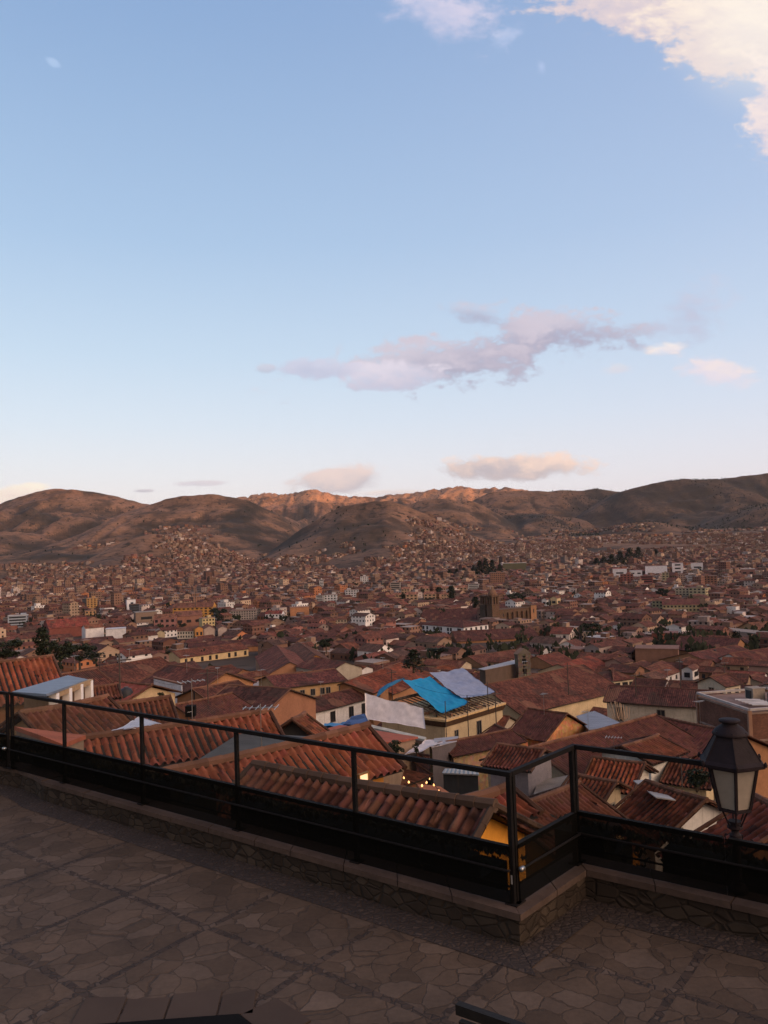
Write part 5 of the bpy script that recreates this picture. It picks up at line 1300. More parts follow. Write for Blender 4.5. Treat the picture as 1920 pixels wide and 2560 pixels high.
block('small white hut with a dark window among brown roofs at right', 1706, 1676, 1731, 1699, (.68, .64, .60), 1, 1, yaw=-18, roofc=(.16, .07, .05), gable=True, name='hut', cat='hut')
block('white stucco house with a gable left of the pinkish gabled house', 1355, 1500, 1367, 1516, (.70, .68, .66), 1, 1, yaw=-20, roofc=(.2, .09, .06), gable=True, name='stucco_house', cat='house')
block('small yellow gabled house in the right middle distance', 1377, 1496, 1393, 1515, (.62, .48, .28), 1, 1, yaw=-25, roofc=(.2, .09, .06), gable=True, name='stucco_house', cat='house')
block('left one of the two pale barn-fronted sheds', 511, 1573, 537, 1593, (.46, .36, .30), 0, 0, yaw=4, roofc=(.22, .10, .06), gable=True, name='shed', cat='shed', depth=24)
block('right one of the two pale barn-fronted sheds', 546, 1572, 568, 1592, (.48, .38, .33), 0, 0, yaw=4, roofc=(.22, .10, .06), gable=True, name='shed', cat='shed', depth=24)
block('orange-sided shed left of the two pale sheds', 489, 1572, 508, 1596, (.50, .24, .08), 1, 2, yaw=14, roofc=(.22, .10, .06), gable=True, name='shed', cat='shed')
block('long white townhouse with many windows left of the orange shed', 444, 1578, 488, 1596, (.60, .52, .42), 2, 7, yaw=-20, roofc=(.19, .09, .06), gable=True)
block('tan blank-gabled barn at left under the brick shed', 392, 1582, 412, 1598, (.42, .34, .22), 0, 0, yaw=10, roofc=(.2, .1, .06), gable=True, name='barn', cat='barn')
block('pinkish villa with white trim left of the brick shed', 386, 1546, 438, 1572, (.32, .16, .14), 2, 4, yaw=-8, roofc=(.24, .11, .07), gable=True)
block('grey apartment building with grid windows right of the round tree', 578, 1527, 640, 1549, (.34, .29, .26), 4, 10, yaw=-6)

# brick house with water tanks on its flat roof
BC = P(1873, 1772, 86); u1 = (P(1745, 1757, 96) - BC); u1.z = 0; L1 = u1.length; u1.normalize(); u2 = Vector((u1.y, -u1.x, 0)); u2 = u2 if u2.x > 0 else -u2
BR = empty('brick_house', BC + u1 * L1 / 2 + u2 * 4 + Vector((0, 0, -9)), 'brick house with a white parapet and round water tanks on its flat roof', 'house')
bx = lambda a, b, z=0: BC + u1 * a + u2 * b + Vector((0, 0, z))
mb = MB(); q = [(0, 0), (L1, 0), (L1, 9), (0, 9)]
if (bx(1, 0) - bx(0, 0)).cross(bx(0, 1) - bx(0, 0)).z < 0: q.reverse()
mb.prism([bx(a, b, -12) for a, b in q], [bx(a, b, -.55) for a, b in q], (.17, .075, .048)); mb.build('wall', M['brick'], BR)
mb = MB()
for (a0, b0_), (a1, b1_) in zip(q, q[1:] + q[:1]): mb.bar(bx(a0, b0_, -.1), bx(a1, b1_, -.1), .24, (.42, .38, .35)); 
for zz in (-.5, -3.4): 
    for (a0, b0_), (a1, b1_) in zip(q, q[1:] + q[:1]): mb.bar(bx(a0, b0_, zz), bx(a1, b1_, zz), .2, (.26, .18, .14))
for (a0, b0_) in q: mb.bar(bx(a0, b0_, -12), bx(a0, b0_, -.2), .36, (.30, .17, .11))
mb.build('parapet', M['concrete'], BR)
mb = MB(); mb.prism([bx(a, b, -.75) for a, b in [(min(max(a, .3), L1 - .3), min(max(b, .3), 8.7)) for a, b in q]], [bx(a, b, -.42) for a, b in [(min(max(a, .3), L1 - .3), min(max(b, .3), 8.7)) for a, b in q]], (.22, .14, .11)); mb.build('roof', M['concrete'], BR)
mb = MB(); mb.box(bx(5.2, 4.2, .5), (1.5, 1.5, 1.3), (.30, .25, .2), ax=u1); mb.box(bx(5.2, 3.4, .4), (.9, .12, .9), (.05, .05, .05), ax=u1); mb.build('stair_head', M['plaster'], BR)
for i in range(6): mb = MB(); mb.box(bx(.8 + i * .62, 2.4, .12), (.32, 2.6, .08), (.56, .53, .50), ax=(u1 + u2 * .35)); mb.build('skylight_bar', M['concrete'], BR)
mb = MB(); mb.prism([bx(a, b, -.5) for a, b in ((-.02, 6.2), (L1 * .55, 6.2), (L1 * .55, 6.5), (-.02, 6.5))], [bx(a, b, .9) for a, b in ((-.02, 6.2), (L1 * .55, 6.2), (L1 * .55, 6.5), (-.02, 6.5))], (.42, .36, .28)); mb.build('back_wall', M['plaster'], BR)
for i in range(3):
    c = bx(3.6 - i * 1.5, 5.3, -.4); T = empty('water_tank', c, '%s round dark water tank on the brick house roof' % ['left', 'middle', 'right'][i], 'water tank', 'water tanks on the brick house')
    mb = MB(); mb.lathe(c, [(.5, 0), (.55, .1), (.55, 1.0), (.42, 1.25), (.2, 1.35)], 14, (.06, .05, .045)); mb.build('tank', M['paint'], T, smooth=True)
    mb = MB(); mb.lathe(c + Vector((0, 0, 1.35)), [(.22, 0), (.22, .08)], 12, (.09, .08, .07)); mb.build('lid', M['paint'], T)
FOOT.append((bx(L1 / 2, 4.5), u1, L1 / 2 + 1, 5.5)); note_box([bx(a, b, z) for a, b in q for z in (-8, 1)], BC.y)

# ochre wall, lit window and party lights below the railing
wl = P(908, 1948, 21.6)
LW = empty('lit_window', wl, 'small glowing orange window under a tiled eave', 'window')
mb = MB(); ddw = Vector((.68, .734, 0)); mb.box(wl, (.30, .05, .26), ax=ddw); mb.build('pane', M['glow'], LW)
mb = MB()
for s_ in (-1, 1): mb.box(wl + ddw * .17 * s_, (.04, .09, .34), (.30, .15, .05), ax=ddw)
for s_ in (-1, 1): mb.box(wl + Vector((0, 0, .15 * s_)), (.30, .085, .04), (.30, .15, .05), ax=ddw)
mb.build('frame', M['wood'], LW)
SL = empty('string_lights', P(1060, 1955, 27), 'string of warm glowing bulbs hanging over the dark court', 'string lights')
bp = [(1010, 1944, 27), (1022, 1955, 26.5), (1055, 1964, 26), (1066, 1956, 26.5), (1074, 1946, 27), (1085, 1962, 26.4), (1098, 1977, 26), (1112, 1990, 25.6)]
mb = MB(); prev = None
for a in bp:
    q = P(*a) + Vector((0, 0, .05))
    if prev: 
        mid = (prev + q) / 2 - Vector((0, 0, .06)); mb.bar(prev, mid, .012, (.03, .03, .03)); mb.bar(mid, q, .012, (.03, .03, .03))
    prev = q
mb.bar(P(1072, 1905, 28), P(1074, 1946, 27) + Vector((0, 0, .05)), .012, (.2, .18, .15)); mb.build('wire', M['iron'], SL)
for a in bp: mb = MB(); c = P(*a); mb.lathe(c, [(.008, -.042), (.032, -.02), (.034, 0), (.018, .026), (.012, .045)], 10); mb.build('bulb', M['bulb'], SL, smooth=True)
slab_roof('flat_roof', 'orange clay roof patch under the string of bulbs', [P(1040, 1958, 29), P(1068, 1992, 25), P(1134, 1988, 26), P(1100, 1966, 29.5)], .12, (.36, .12, .05), 'concrete', 'flat roof', legs=(.2, .1, .05))
# small sheds behind the hedge, showing through its gaps
for (x0, y0, x1, y1, Y, lab) in ((402, 1972, 440, 2006, 15.5, 'tan garden shed seen through the gap of the long hedge'), (1522, 2082, 1560, 2125, 11.0, 'tan garden shed seen through the gap of the right hedge')):
    a, b = P(x0, y1, Y), P(x1, y1, Y); ax = (b - a); ax.z = 0; wd = ax.length; ax.normalize(); nn = Vector((-ax.y, ax.x, 0)); zt = P(x1, y0, Y).z
    SH = empty('garden_shed', a + ax * wd / 2 + nn + Vector((0, 0, -2)), lab, 'shed')
    mb = MB(); q = [a, b, b + nn * .35, a + nn * .35]; zt0 = zt - .12; zl = ground(a.x, a.y) - .3
    mb.prism([Vector((p.x, p.y, zl)) for p in q], [Vector((p.x, p.y, zt if i in (1, 2) else zt0)) for i, p in enumerate(q)], (.74, .46, .23)); mb.build('wall', M['plaster'], SH)
    mb = MB(); e = .12; tq = [Vector((p.x, p.y, (zt if i in (1, 2) else zt0) + .01)) for i, p in enumerate(q)]; mb.prism([p for p in tq], [p + Vector((0, 0, .06)) for p in tq], (.12, .06, .04)); mb.build('roof', M['concrete'], SH)
# black tank board, poles
bb = P(477, 1777, 66); BD = empty('water_tank', bb, 'square black tank with a white squiggle on a tiled roof at left', 'water tank')
mb = MB(); mb.box(bb, (.75, .7, .85), (.012, .012, .012)); mb.build('tank', M['black_panel'], BD)
mb = MB()
for i in range(4): mb.bar(bb + Vector((-.18 + i * .09, -.36, -.06 + .03 * (i % 2) + i * .015)), bb + Vector((-.1 + i * .09, -.36, -.05 + .03 * ((i + 1) % 2) + i * .015)), .03, (.6, .6, .6))
mb.build('mark', M['paint'], BD)
mb = MB()
for sx in (-.3, .3): mb.bar(bb + Vector((sx, 0, -1.6)), bb + Vector((sx, 0, -.43)), .06, (.08, .07, .06))
mb.build('leg', M['wood'], BD)
for px, py0, py1, Y, lab in ((488, 1470, 1510, 700, 'thin lattice mast rising above the orange hotel'), (1811, 1650, 1685, 160, 'wooden utility pole with a white insulator box among the right roofs'), (1702, 1890, 1905, 48, 'short aerial on the white-gabled house'), (128, 1205 * 1, 1212, 3900, 'small white mast on the left hill crest')):
    if py0 < 1300: continue
    a, b = P(px, py1, Y), P(px, py0, Y); PO = empty('pole', a, lab, 'pole'); t_ = max(.08, Y * .0009)
    mb = MB(); mb.bar(a - Vector((0, 0, 3)), b, t_, (.10, .08, .07), t2=t_ * .7, n=6); mb.build('mast', M['wood'], PO)
    mb = MB(); mb.bar(b - Vector((t_ * 5, 0, t_ * 4)), b + Vector((t_ * 5, 0, -t_ * 4)), t_ * .7, (.2, .19, .18)); mb.build('crossarm', M['wood'], PO)
# bamboo canes leaning by the long cream house
BM = empty('cane_bundle', P(1548, 1790, 112), 'bundle of leaning canes beside the long cream house', 'canes')
mb = MB()
for i in range(16): a = P(1535 + i * 2.6, 1800 + R.uniform(-3, 3), 112); mb.bar(a, P(1524 + i * 3.2 + R.uniform(-5, 5), 1752 + abs(i - 4) * 1.6, 114), .09, (.36, .24, .14), n=5)
mb.build('canes', M['wood'], BM)
# street between the houses at left centre, with parked cars
mb = MB(); sq = [P(694, 1606, 330), P(714, 1606, 330), P(752, 1658, 200), P(728, 1662, 200)]
mb.face([Vector((p.x, p.y, ground(p.x, p.y) + .25)) for p in [P(728, 1668, 190), P(756, 1668, 190)]] + [Vector((p.x, p.y, ground(p.x, p.y) + .25)) for p in [P(712, 1600, 330), P(692, 1600, 330)]]); tag(mb.build('road', M['road']), kind='structure')
def car(px, py, Y, col, lab, ang):
    c = P(px, py, Y); c.z = ground(c.x, c.y) + .27
    root = empty('parked_car', c, lab, 'car', 'cars parked in the street'); ax = Vector((math.cos(ang), math.sin(ang), 0)); ay = Vector((-ax.y, ax.x, 0))
    def sec(pts, w0, w1, nm, m_, col_):
        mb = MB(); l = [c + ax * x + ay * w0 + Vector((0, 0, z)) for x, z in pts]; r = [c + ax * x - ay * w1 + Vector((0, 0, z)) for x, z in pts]
        mb.face(l, col_); mb.face(list(reversed(r)), col_)
        for i in range(len(pts)): j = (i + 1) % len(pts); mb.face([l[j], l[i], r[i], r[j]], col_)
        return mb.build(nm, M[m_], root)
    sec([(-2.1, .3), (2.1, .3), (2.15, .7), (1.2, .9), (-2.0, .95), (-2.15, .7)], .85, .85, 'body', 'paint', col)
    sec([(1.1, .9), (.45, 1.42), (-1.2, 1.45), (-1.9, .95)], .74, .74, 'cabin', 'window_glass', (.02, .02, .02))
    for x in (-1.35, 1.35):
        for s_ in (-1, 1): mb = MB(); mb.lathe(c + ax * x + ay * (.82 * s_ - .1) + Vector((0, 0, .32)), [(.32, 0), (.32, .2)], 12, (.02, .02, .02), axis=ay); mb.build('wheel', M['iron'], root)
for i, (py, f) in enumerate(((1618, .25), (1628, .5), (1640, .7), (1652, .9))):
    px = 704 + (742 - 704) * (py - 1606) / 54; car(px, py, ground_hit(px, py), [(.6, .6, .6), (.10, .11, .13), (.05, .05, .055), (.5, .5, .52)][i], ['farthest white car parked in the street', 'dark grey car second down the street', 'black car third down the street', 'silver car nearest in the street'][i], math.radians(110))
# ------------------------------------------------------------------ the other houses of the old town, one by one out to about 330 m
MARKS = [('blue tarpaulin', 1085, 1735), ('bell gable', 1315, 1655), ('church nave', 1380, 1715), ('twin-towered church', 1262, 1520), ('white courtyard house', 1138, 1560),
         ('white four-windowed house', 800, 1775), ('long cream house', 1640, 1745), ('brick tank house', 1820, 1790), ('white colonnaded house', 1890, 1650), ('blue-grey metal roof', 130, 1710),
         ('bold-tiled left roof', 50, 1670), ('narrow street', 725, 1630), ('pale barn sheds', 540, 1583), ('white gabled shed', 240, 1585), ('grey-walled house', 830, 1660), ('brown-gabled house', 563, 1690),
         ('blank red wall', 1662, 1596), ('pinkish gabled house', 1420, 1575), ('cream arcade house', 520, 1625), ('square white hut', 1718, 1688), ('lilac tarpaulin', 1155, 1705), ('wide dark roof', 650, 1730), ('orange flat roof', 930, 1680)]
ROOFS = [('rust-brown', (.195, .080, .047)), ('dark brown', (.118, .054, .038)), ('mid-brown', (.16, .068, .043)), ('reddish', (.235, .080, .052)), ('orange', (.285, .100, .045)), ('grey-brown', (.15, .088, .060))]
WALLS = [('cream', (.48, .39, .28)), ('white', (.64, .60, .57)), ('adobe', (.24, .125, .075)), ('tan', (.32, .215, .135)), ('pinkish', (.36, .22, .165)), ('ochre', (.36, .18, .07))]
def overlap(c, d, hl, hwid):
    for c2, d2, l2, w2 in FOOT:
        dx_, dy_ = c.x - c2.x, c.y - c2.y
        if dx_ * dx_ + dy_ * dy_ > (hl + hwid + l2 + w2) ** 2: continue
        n, n2 = Vector((-d.y, d.x, 0)), Vector((-d2.y, d2.x, 0)); v = Vector((dx_, dy_, 0)); sepd = False
        for ax in (d, n, d2, n2):
            r = hl * abs(d.dot(ax)) + hwid * abs(n.dot(ax)) + l2 * abs(d2.dot(ax)) + w2 * abs(n2.dot(ax))
            if abs(v.dot(ax)) > r * .97: sepd = True; break
        if not sepd: return True
    return False
cands = []
tries = 0
NWANT = 205
while len(cands) < NWANT and tries < 26000:
    tries += 1
    Y = 62 + (345 - 62) * R.random() ** .8; x = R.uniform(-.52, .53) * Y
    d = Vector((.68, .734, 0)) if R.random() < .58 else Vector((-.80, .60, 0))
    a = R.gauss(0, .07); d = Vector((d.x * math.cos(a) - d.y * math.sin(a), d.x * math.sin(a) + d.y * math.cos(a), 0))
    L = R.uniform(8, 24) if tries < 12000 else R.uniform(6, 12); hw = R.uniform(3.4, 6.2) if tries < 12000 else R.uniform(2.8, 4); c = Vector((x, Y, 0))
    if overlap(c, d, L / 2 + .3, hw): continue
    g = ground(x, Y); pitch = R.uniform(17, 25); zr = g + R.uniform(4.0, 6.6)
    c.z = zr; A, B = c - d * L / 2, c + d * L / 2; n = Vector((-d.y, d.x, 0)) * hw; dr = Vector((0, 0, -hw * math.tan(math.radians(pitch))))
    q = [proj(p) for p in (A, B, A + n + dr, A - n + dr, B + n + dr, B - n + dr)]
    x0, x1, y0, y1 = min(a for a, _ in q), max(a for a, _ in q), min(b for _, b in q), max(b for _, b in q)
    bad = False
    if Y < 128 and x1 > 640 and x0 < 1265 and y1 > 1740 and y0 < 1850: continue
    for (hx0, hy0, hx1, hy1, hY) in HBOX:
        if hY <= Y + 1: continue
        ix, iy = min(x1, hx1) - max(x0, hx0), min(y1, hy1) - max(y0, hy0)
        if ix > 3 and iy > .2 * (hy1 - hy0) and ix * iy > .09 * (hx1 - hx0) * (hy1 - hy0): bad = True; break
    if bad or x1 < -30 or x0 > 1950: continue
    FOOT.append((c.copy(), d, L / 2, hw)); cands.append((A, B, d, L, hw, pitch, (x0 + x1) / 2, (y0 + y1) / 2, Y))
specs = []
for A, B, d, L, hw, pitch, px, py, Y in cands:
    rn, rc = R.choices(ROOFS, [30, 24, 26, 9, 5, 8])[0]; wn_, wc = R.choices(WALLS, [20, 22, 30, 20, 6, 3])[0]
    hip = hw * .9 if (L > 2.6 * hw and R.random() < .16) else 0
    lm = min(MARKS, key=lambda m: ((m[1] - px) ** 2 + ((m[2] - py) * 1.7) ** 2))
    ddx, ddy = px - lm[1], (py - lm[2]) * 1.7
    rel = ('left of' if ddx < 0 else 'right of') if abs(ddx) > abs(ddy) else ('beyond' if ddy < 0 else 'in front of')
    size = 'small' if L * hw < 38 else 'long' if L > 17 else 'large' if L * hw > 75 else 'mid-sized'
    lab = f"{size} {wn_}-walled house with {rn} {'hip' if hip else 'gable'} roof"
    specs.append([A, B, hw, pitch, rc, wc, hip, lab, rel, lm[0], math.hypot(ddx, ddy), L, Y])
by = {}
for s in specs: by.setdefault((s[7], s[8], s[9]), []).append(s)
for (lab, rel, mark), l in by.items():
    l.sort(key=lambda s: s[10])
    for i, s in enumerate(l):
        far = '' if len(l) == 1 else (', nearest it' if i == 0 else f', {ORD[i].strip()} nearest it')
        s.append(f"{lab}, {rel} the {mark}{far}")
for A, B, hw, pitch, rc, wc, hip, lab, rel, mark, dist, L, Y, full in specs:
    sh = R.uniform(.82, 1.15); rc2 = tuple(v * sh for v in rc)
    ns = R.choice([0, 0, 2, 3, 4]) if L > 8 else R.choice([0, 1, 2])
    if len(full.split()) > 16: full = full.replace('mid-sized ', '').replace(' with ', ', ').replace(' gable', '')
    house(full, A, B, hw, pitch, R.uniform(3, 6), wc, rc2, hip, tile=.28, win=(ns, R.choice([0, 1, 2])), wsize=(R.uniform(.9, 1.3), R.uniform(1.2, 1.7)), pane=Y < 120, group='tiled houses of the old town', byhand=False,
          wmat='adobe' if 'adobe' in full and R.random() < .6 else 'plaster')


# ------------------------------------------------------------------ aerials, cisterns and wires over the roofs
def on_roof(name_part):
    for o in COL.objects:
        if o.parent is None and o.get('label', '').startswith(name_part):
            top = max((world_loc(o) + Vector(v)).z for c in o.children if c.name.startswith('ridge_cap') for v in c.bound_box); return o, top
    return None, None
for key, short, dx_, hh in [('house with a long terracotta', 'long terracotta roof', 2.2, 1.6), ('terracotta tiled house', 'terracotta house with the lit window', -1, 1.3), ('white house with four', 'white four-windowed house', 3, 2.6), ('long brown roof with small', 'long brown roof with hoods', 2, 2.6),
    ('long roof with a brown gable', 'brown-gabled house', -4, 2.4), ('low brown roof left', 'low brown roof with the pale ridge', 1, 2.4), ('large adobe-gabled', 'large adobe-gabled house', -1.5, 2.2), ('long cream house with tall', 'long cream house', 3, 2.6), ('long tiled roof running', 'long tiled roof behind the right railing', -3, 1.8),
    ('orange tiled house with a white', 'white-gabled orange house', -1, 1.6), ('bright orange roofed', 'bright orange roofed house', 2, 2.6), ('long church nave', 'church nave', -8, 3), ('grey-walled house', 'grey-walled house', 2, 3), ('house wing with steep', 'wing roof left of the lantern', 2, 2), ('wide dark brown roof', 'wide dark brown roof', 1, 2.2), ('house with an orange roof and adobe', 'orange-roofed adobe house at left', 1, 2.2)]:
    o, top = on_roof(key)
    if o is None: continue
    b = Vector((o.location.x + dx_ * .3, o.location.y + dx_ * .25, top - .2)); t_ = max(.025, b.y * .00045)
    A_ = empty('tv_aerial', b, 'thin television aerial standing on the ' + short, 'aerial', 'television aerials on the roofs')
    mb = MB(); mb.bar(b - Vector((0, 0, .5)), b + Vector((0, 0, hh)), t_, (.16, .15, .14), n=5); mb.build('mast', M['steel'], A_)
    mb = MB(); dv = Vector((R.uniform(-1, 1), R.uniform(-1, 1), 0)).normalized(); pv = Vector((-dv.y, dv.x, 0)); c0 = b + Vector((0, 0, hh - .1)); mb.bar(c0 - dv * .5, c0 + dv * .5, t_ * .8, (.16, .15, .14), n=4)
    for k in range(6): q = c0 + dv * (-.45 + .18 * k); mb.bar(q - pv * (.22 + .03 * k), q + pv * (.22 + .03 * k), t_ * .7, (.16, .15, .14), n=4)
    mb.build('antenna', M['steel'], A_)
poles = [(300, 1742, 60, 'left of the adobe orange house'), (520, 1745, 88, 'behind the black tank'), (980, 1718, 150, 'left of the blue tarpaulin'), (1420, 1700, 155, 'on the far side of the church nave'), (1590, 1735, 118, 'in front of the long cream house'), (1700, 1680, 175, 'beside the square white hut'), (250, 1690, 120, 'behind the long brown roof at left'), (1240, 1790, 100, 'right of the house under repair')]
tops = []
for px, py, Y, rel in poles:
    b = P(px, py, Y); b.z = ground(b.x, b.y); tp_ = Vector((b.x, b.y, P(px, py, Y).z + 3.2)); t_ = max(.12, Y * .0011)
    U_ = empty('utility_pole', b, 'dark wooden utility pole standing ' + rel, 'utility pole', 'utility poles among the roofs')
    mb = MB(); mb.bar(b - Vector((0, 0, .5)), tp_, t_ * 1.2, (.07, .055, .045), t2=t_, n=7); mb.build('mast', M['wood'], U_)
    mb = MB(); mb.bar(tp_ - Vector((.8, .3, .5)), tp_ + Vector((.8, .3, -.5)), t_ * .8, (.09, .07, .06)); mb.build('crossarm', M['wood'], U_); tops.append((tp_, Y, rel))
for i, j in ((6, 0), (0, 1), (1, 2), (2, 7), (7, 4), (4, 5), (3, 5)):
    a, b = tops[i][0], tops[j][0]; W_ = MB(); n_ = 14; prev = None; wd_ = max(.03, (tops[i][1] + tops[j][1]) / 2 * .00028)
    for k in range(n_ + 1):
        f = k / n_; q = a.lerp(b, f) - Vector((0, 0, 1.6 * 4 * f * (1 - f) + .45))
        if prev: W_.bar(prev, q, wd_, (.03, .03, .03), n=3)
        prev = q
    o = W_.build('power_cable', M['iron'], origin=tuple(a)); tag(o, f'slack power cable from the pole {tops[i][2]}', 'cable', 'power cables over the roofs')
    if i == 6: o['label'] = 'slack power cable from the left pole to the adobe orange house'
for key, short, dx_ in [('cream house with a faded', 'cream house with the faded red roof', 0), ('wide brown roof with three', 'wide brown roof with hoods at right', 0), ('low brown roof left', 'low brown roof with the pale ridge', -2)]:
    o, top = on_roof(key)
    if o is None: continue
    b = Vector((o.location.x + dx_, o.location.y - 2.2, top - .9)); T = empty('water_tank', b, 'round black water tank beside the ridge of the ' + short, 'water tank', 'water tanks among the roofs')
    mb = MB(); mb.lathe(b, [(.55, -.9), (.6, -.8), (.6, .3), (.45, .6), (.2, .7)], 14, (.03, .03, .032)); mb.build('tank', M['paint'], T, smooth=True)
    mb = MB(); mb.lathe(b + Vector((0, 0, .7)), [(.22, 0), (.2, .07)], 10, (.05, .05, .05)); mb.build('lid', M['paint'], T)

# ------------------------------------------------------------------ trees
def tree_parts(kind, seed):
    r = random.Random(seed); tb = MB(); cb_ = MB()
    greens = [(.022, .030, .016), (.030, .038, .019), (.017, .023, .013), (.040, .046, .022), (.012, .017, .010)]
    def clump(c, rad, n, size):
        for _ in range(n):
            v = Vector((r.gauss(0, 1), r.gauss(0, 1), r.gauss(0, 1))).normalized() * rad * r.random() ** .45
            p = c + Vector((v.x, v.y, v.z * .8)); s = size * r.uniform(.6, 1.4); a = r.uniform(0, 6.28); el = r.uniform(-1.2, 1.2)
            u = Vector((math.cos(a), math.sin(a), 0)); w_ = Vector((-math.sin(a) * math.sin(el), math.cos(a) * math.sin(el), math.cos(el)))
            cb_.face([p - w_ * s, p + u * s * .7, p + w_ * s, p - u * s * .7], r.choice(greens))
    if kind == 'round':
        tb.bar((0, 0, -.12), (.01, 0, .38), .07, t2=.045, n=7)
        for k in range(16):
            a = k * 2.4; h = .34 + .5 * r.random(); rad = .30 * math.sin(math.pi * min(1, max(.15, (h - .18) / .85))) * r.uniform(.5, 1.15); c = Vector((math.cos(a) * rad, math.sin(a) * rad, h))
            tb.bar((.01, 0, .30 + .2 * r.random()), c, .022, t2=.006, n=5); clump(c, r.uniform(.10, .18), 85, .032)
    elif kind == 'conifer':
        tb.bar((0, 0, -.12), (0, 0, .95), .05, t2=.008, n=7)
        for k in range(22):
            h = .12 + .85 * k / 22; a = k * 2.4; rad = .26 * (1.02 - h) * r.uniform(.5, 1.2); c = Vector((math.cos(a) * rad, math.sin(a) * rad, h)); tb.bar((0, 0, h + .02), c, .014, t2=.004, n=4); clump(c, .05 + .09 * (1 - h), 52, .026)
    elif kind == 'column':
        tb.bar((0, 0, -.12), (0, 0, .9), .05, t2=.01, n=7)
        for k in range(20):
            h = .14 + .8 * k / 20; a = k * 2.4; rad = .11 * math.sin(math.pi * min(.98, h * .9 + .1)) * r.uniform(.4, 1.3); c = Vector((math.cos(a) * rad, math.sin(a) * rad, h)); tb.bar((0, 0, h), c, .012, t2=.004, n=4); clump(c, .085, 60, .026)
    else:                                                  # shrub
        for k in range(9):
            a = k * 2.4; c = Vector((math.cos(a) * .3 * r.random(), math.sin(a) * .3 * r.random(), .35 + .45 * r.random())); tb.bar((0, 0, -.1), c, .03, t2=.008, n=4); clump(c, .2, 70, .05)
    return tb, cb_
TREEME = {}
def tree(label, px, py, ptop, wpx, kind, Y=None, group='dark trees in the town', z=None):
    Y = Y or ground_hit(px, py); b = P(px, py, Y)
    h = (py - ptop) / FPX * Y; wd = wpx / FPX * Y
    key = (kind, R.randint(0, 1))
    name = {'round': 'broadleaf_tree', 'conifer': 'conifer_tree', 'column': 'eucalyptus_tree', 'shrub': 'shrub'}[kind]
    if key not in TREEME:
        tb, cb_ = tree_parts(kind, 40 + key[1] * 7 + len(kind)); t0 = tb.build('trunk', M['bark']); c0 = cb_.build('crown', M['foliage'])
        TREEME[key] = (t0.data, c0.data); bpy.data.objects.remove(t0); bpy.data.objects.remove(c0)
    root = empty(name, b, label, 'shrub' if kind == 'shrub' else 'tree', group)
    nat = {'round': .72, 'conifer': .5, 'column': .34, 'shrub': .8}[kind]
    root.scale = (wd / nat, wd / nat, h); root.rotation_euler = (0, 0, R.uniform(0, 6))
    for nm, me in zip(('trunk', 'crown'), TREEME[key]): link(bpy.data.objects.new(nm, me), root)
    return root
for t in [
    ('broad dark tree at the left edge beyond the bold-tiled roof', 15, 1668, 1592, 90, 'round', 120), ('tall dark tree left of the red-roofed hall', 107, 1668, 1562, 46, 'column', 130), ('broad dark tree right of the tall one at left', 150, 1672, 1594, 66, 'round', 126),
    ('low spreading tree behind the balcony house', 200, 1668, 1606, 70, 'round', 150), ('dark shrub above the blue-grey metal roof', 142, 1682, 1650, 46, 'shrub', 110), ('dark shrub left of the long brown roof', 232, 1652, 1628, 50, 'shrub', 190),
    ('dark round tree right of the orange hotel', 546, 1552, 1517, 46, 'round', None), ('smaller dark tree below the round one by the yellow-cream block', 572, 1573, 1547, 36, 'round', None), ('dark tree in front of the pinkish villa', 455, 1572, 1556, 22, 'round', None),
    ('dark clipped tree right of the narrow street', 816, 1630, 1592, 38, 'round', 225), ('wide dark conifer beyond the lilac tarpaulin', 1034, 1676, 1622, 66, 'conifer', 168), ('low dark bush above the wide conifer', 1098, 1636, 1616, 70, 'shrub', 215), ('dark bushes below the cream building', 945, 1566, 1550, 44, 'shrub', None),
    ('tall dark tree at the right end of the villa rows', 1129, 1510, 1462, 24, 'column', None), ('dark tree between the upper villas', 1096, 1494, 1466, 18, 'column', None), ('dark round tree below the lower villas', 1073, 1511, 1494, 28, 'round', None), ('dark tree left of the church towers', 1190, 1530, 1490, 24, 'column', None),
    ('dark tree at the left of the lower villas', 1008, 1505, 1482, 16, 'column', None), ('green tree behind the church nave', 1290, 1516, 1478, 48, 'round', None), ('small dark tree among the roofs behind the church', 1322, 1520, 1496, 26, 'round', None),
    ('dark tree left of the cream flats at right', 1658, 1504, 1466, 34, 'round', None), ('dark courtyard tree right of the pinkish gabled house', 1480, 1588, 1556, 60, 'round', 300), ('dark leafy shrub in front of the cream house by the lantern', 1742, 1975, 1918, 80, 'shrub', 50),
    ('leafy shrub beside the crumpled white sheet roof', 990, 1888, 1848, 46, 'shrub', 66), ('thin shrub in front of the crumpled white sheet roof', 1042, 1890, 1854, 18, 'shrub', 68), ('dark potted bush on the cream house with the faded red roof', 402, 1750, 1728, 20, 'shrub', 62), ('dark bush right of the small tiled roof at left', 420, 1762, 1736, 26, 'shrub', 44)]:
    tree(*t[:6], Y=t[6])
for i, (px, py, top, wd) in enumerate([(1186, 1442, 1412, 26), (1200, 1444, 1400, 30), (1216, 1444, 1394, 30), (1232, 1443, 1398, 28), (1250, 1442, 1408, 24), (1124, 1443, 1422, 24), (1142, 1443, 1420, 24), (1160, 1444, 1418, 26)]):
    tree(['leftmost', 'second', 'tallest', 'fourth', 'rightmost', 'low left', 'low middle', 'low right'][i] + ' dark pine of the clump above the brown gridded building', px, py, top, wd, 'conifer', group='pines of the clump above the brown building')
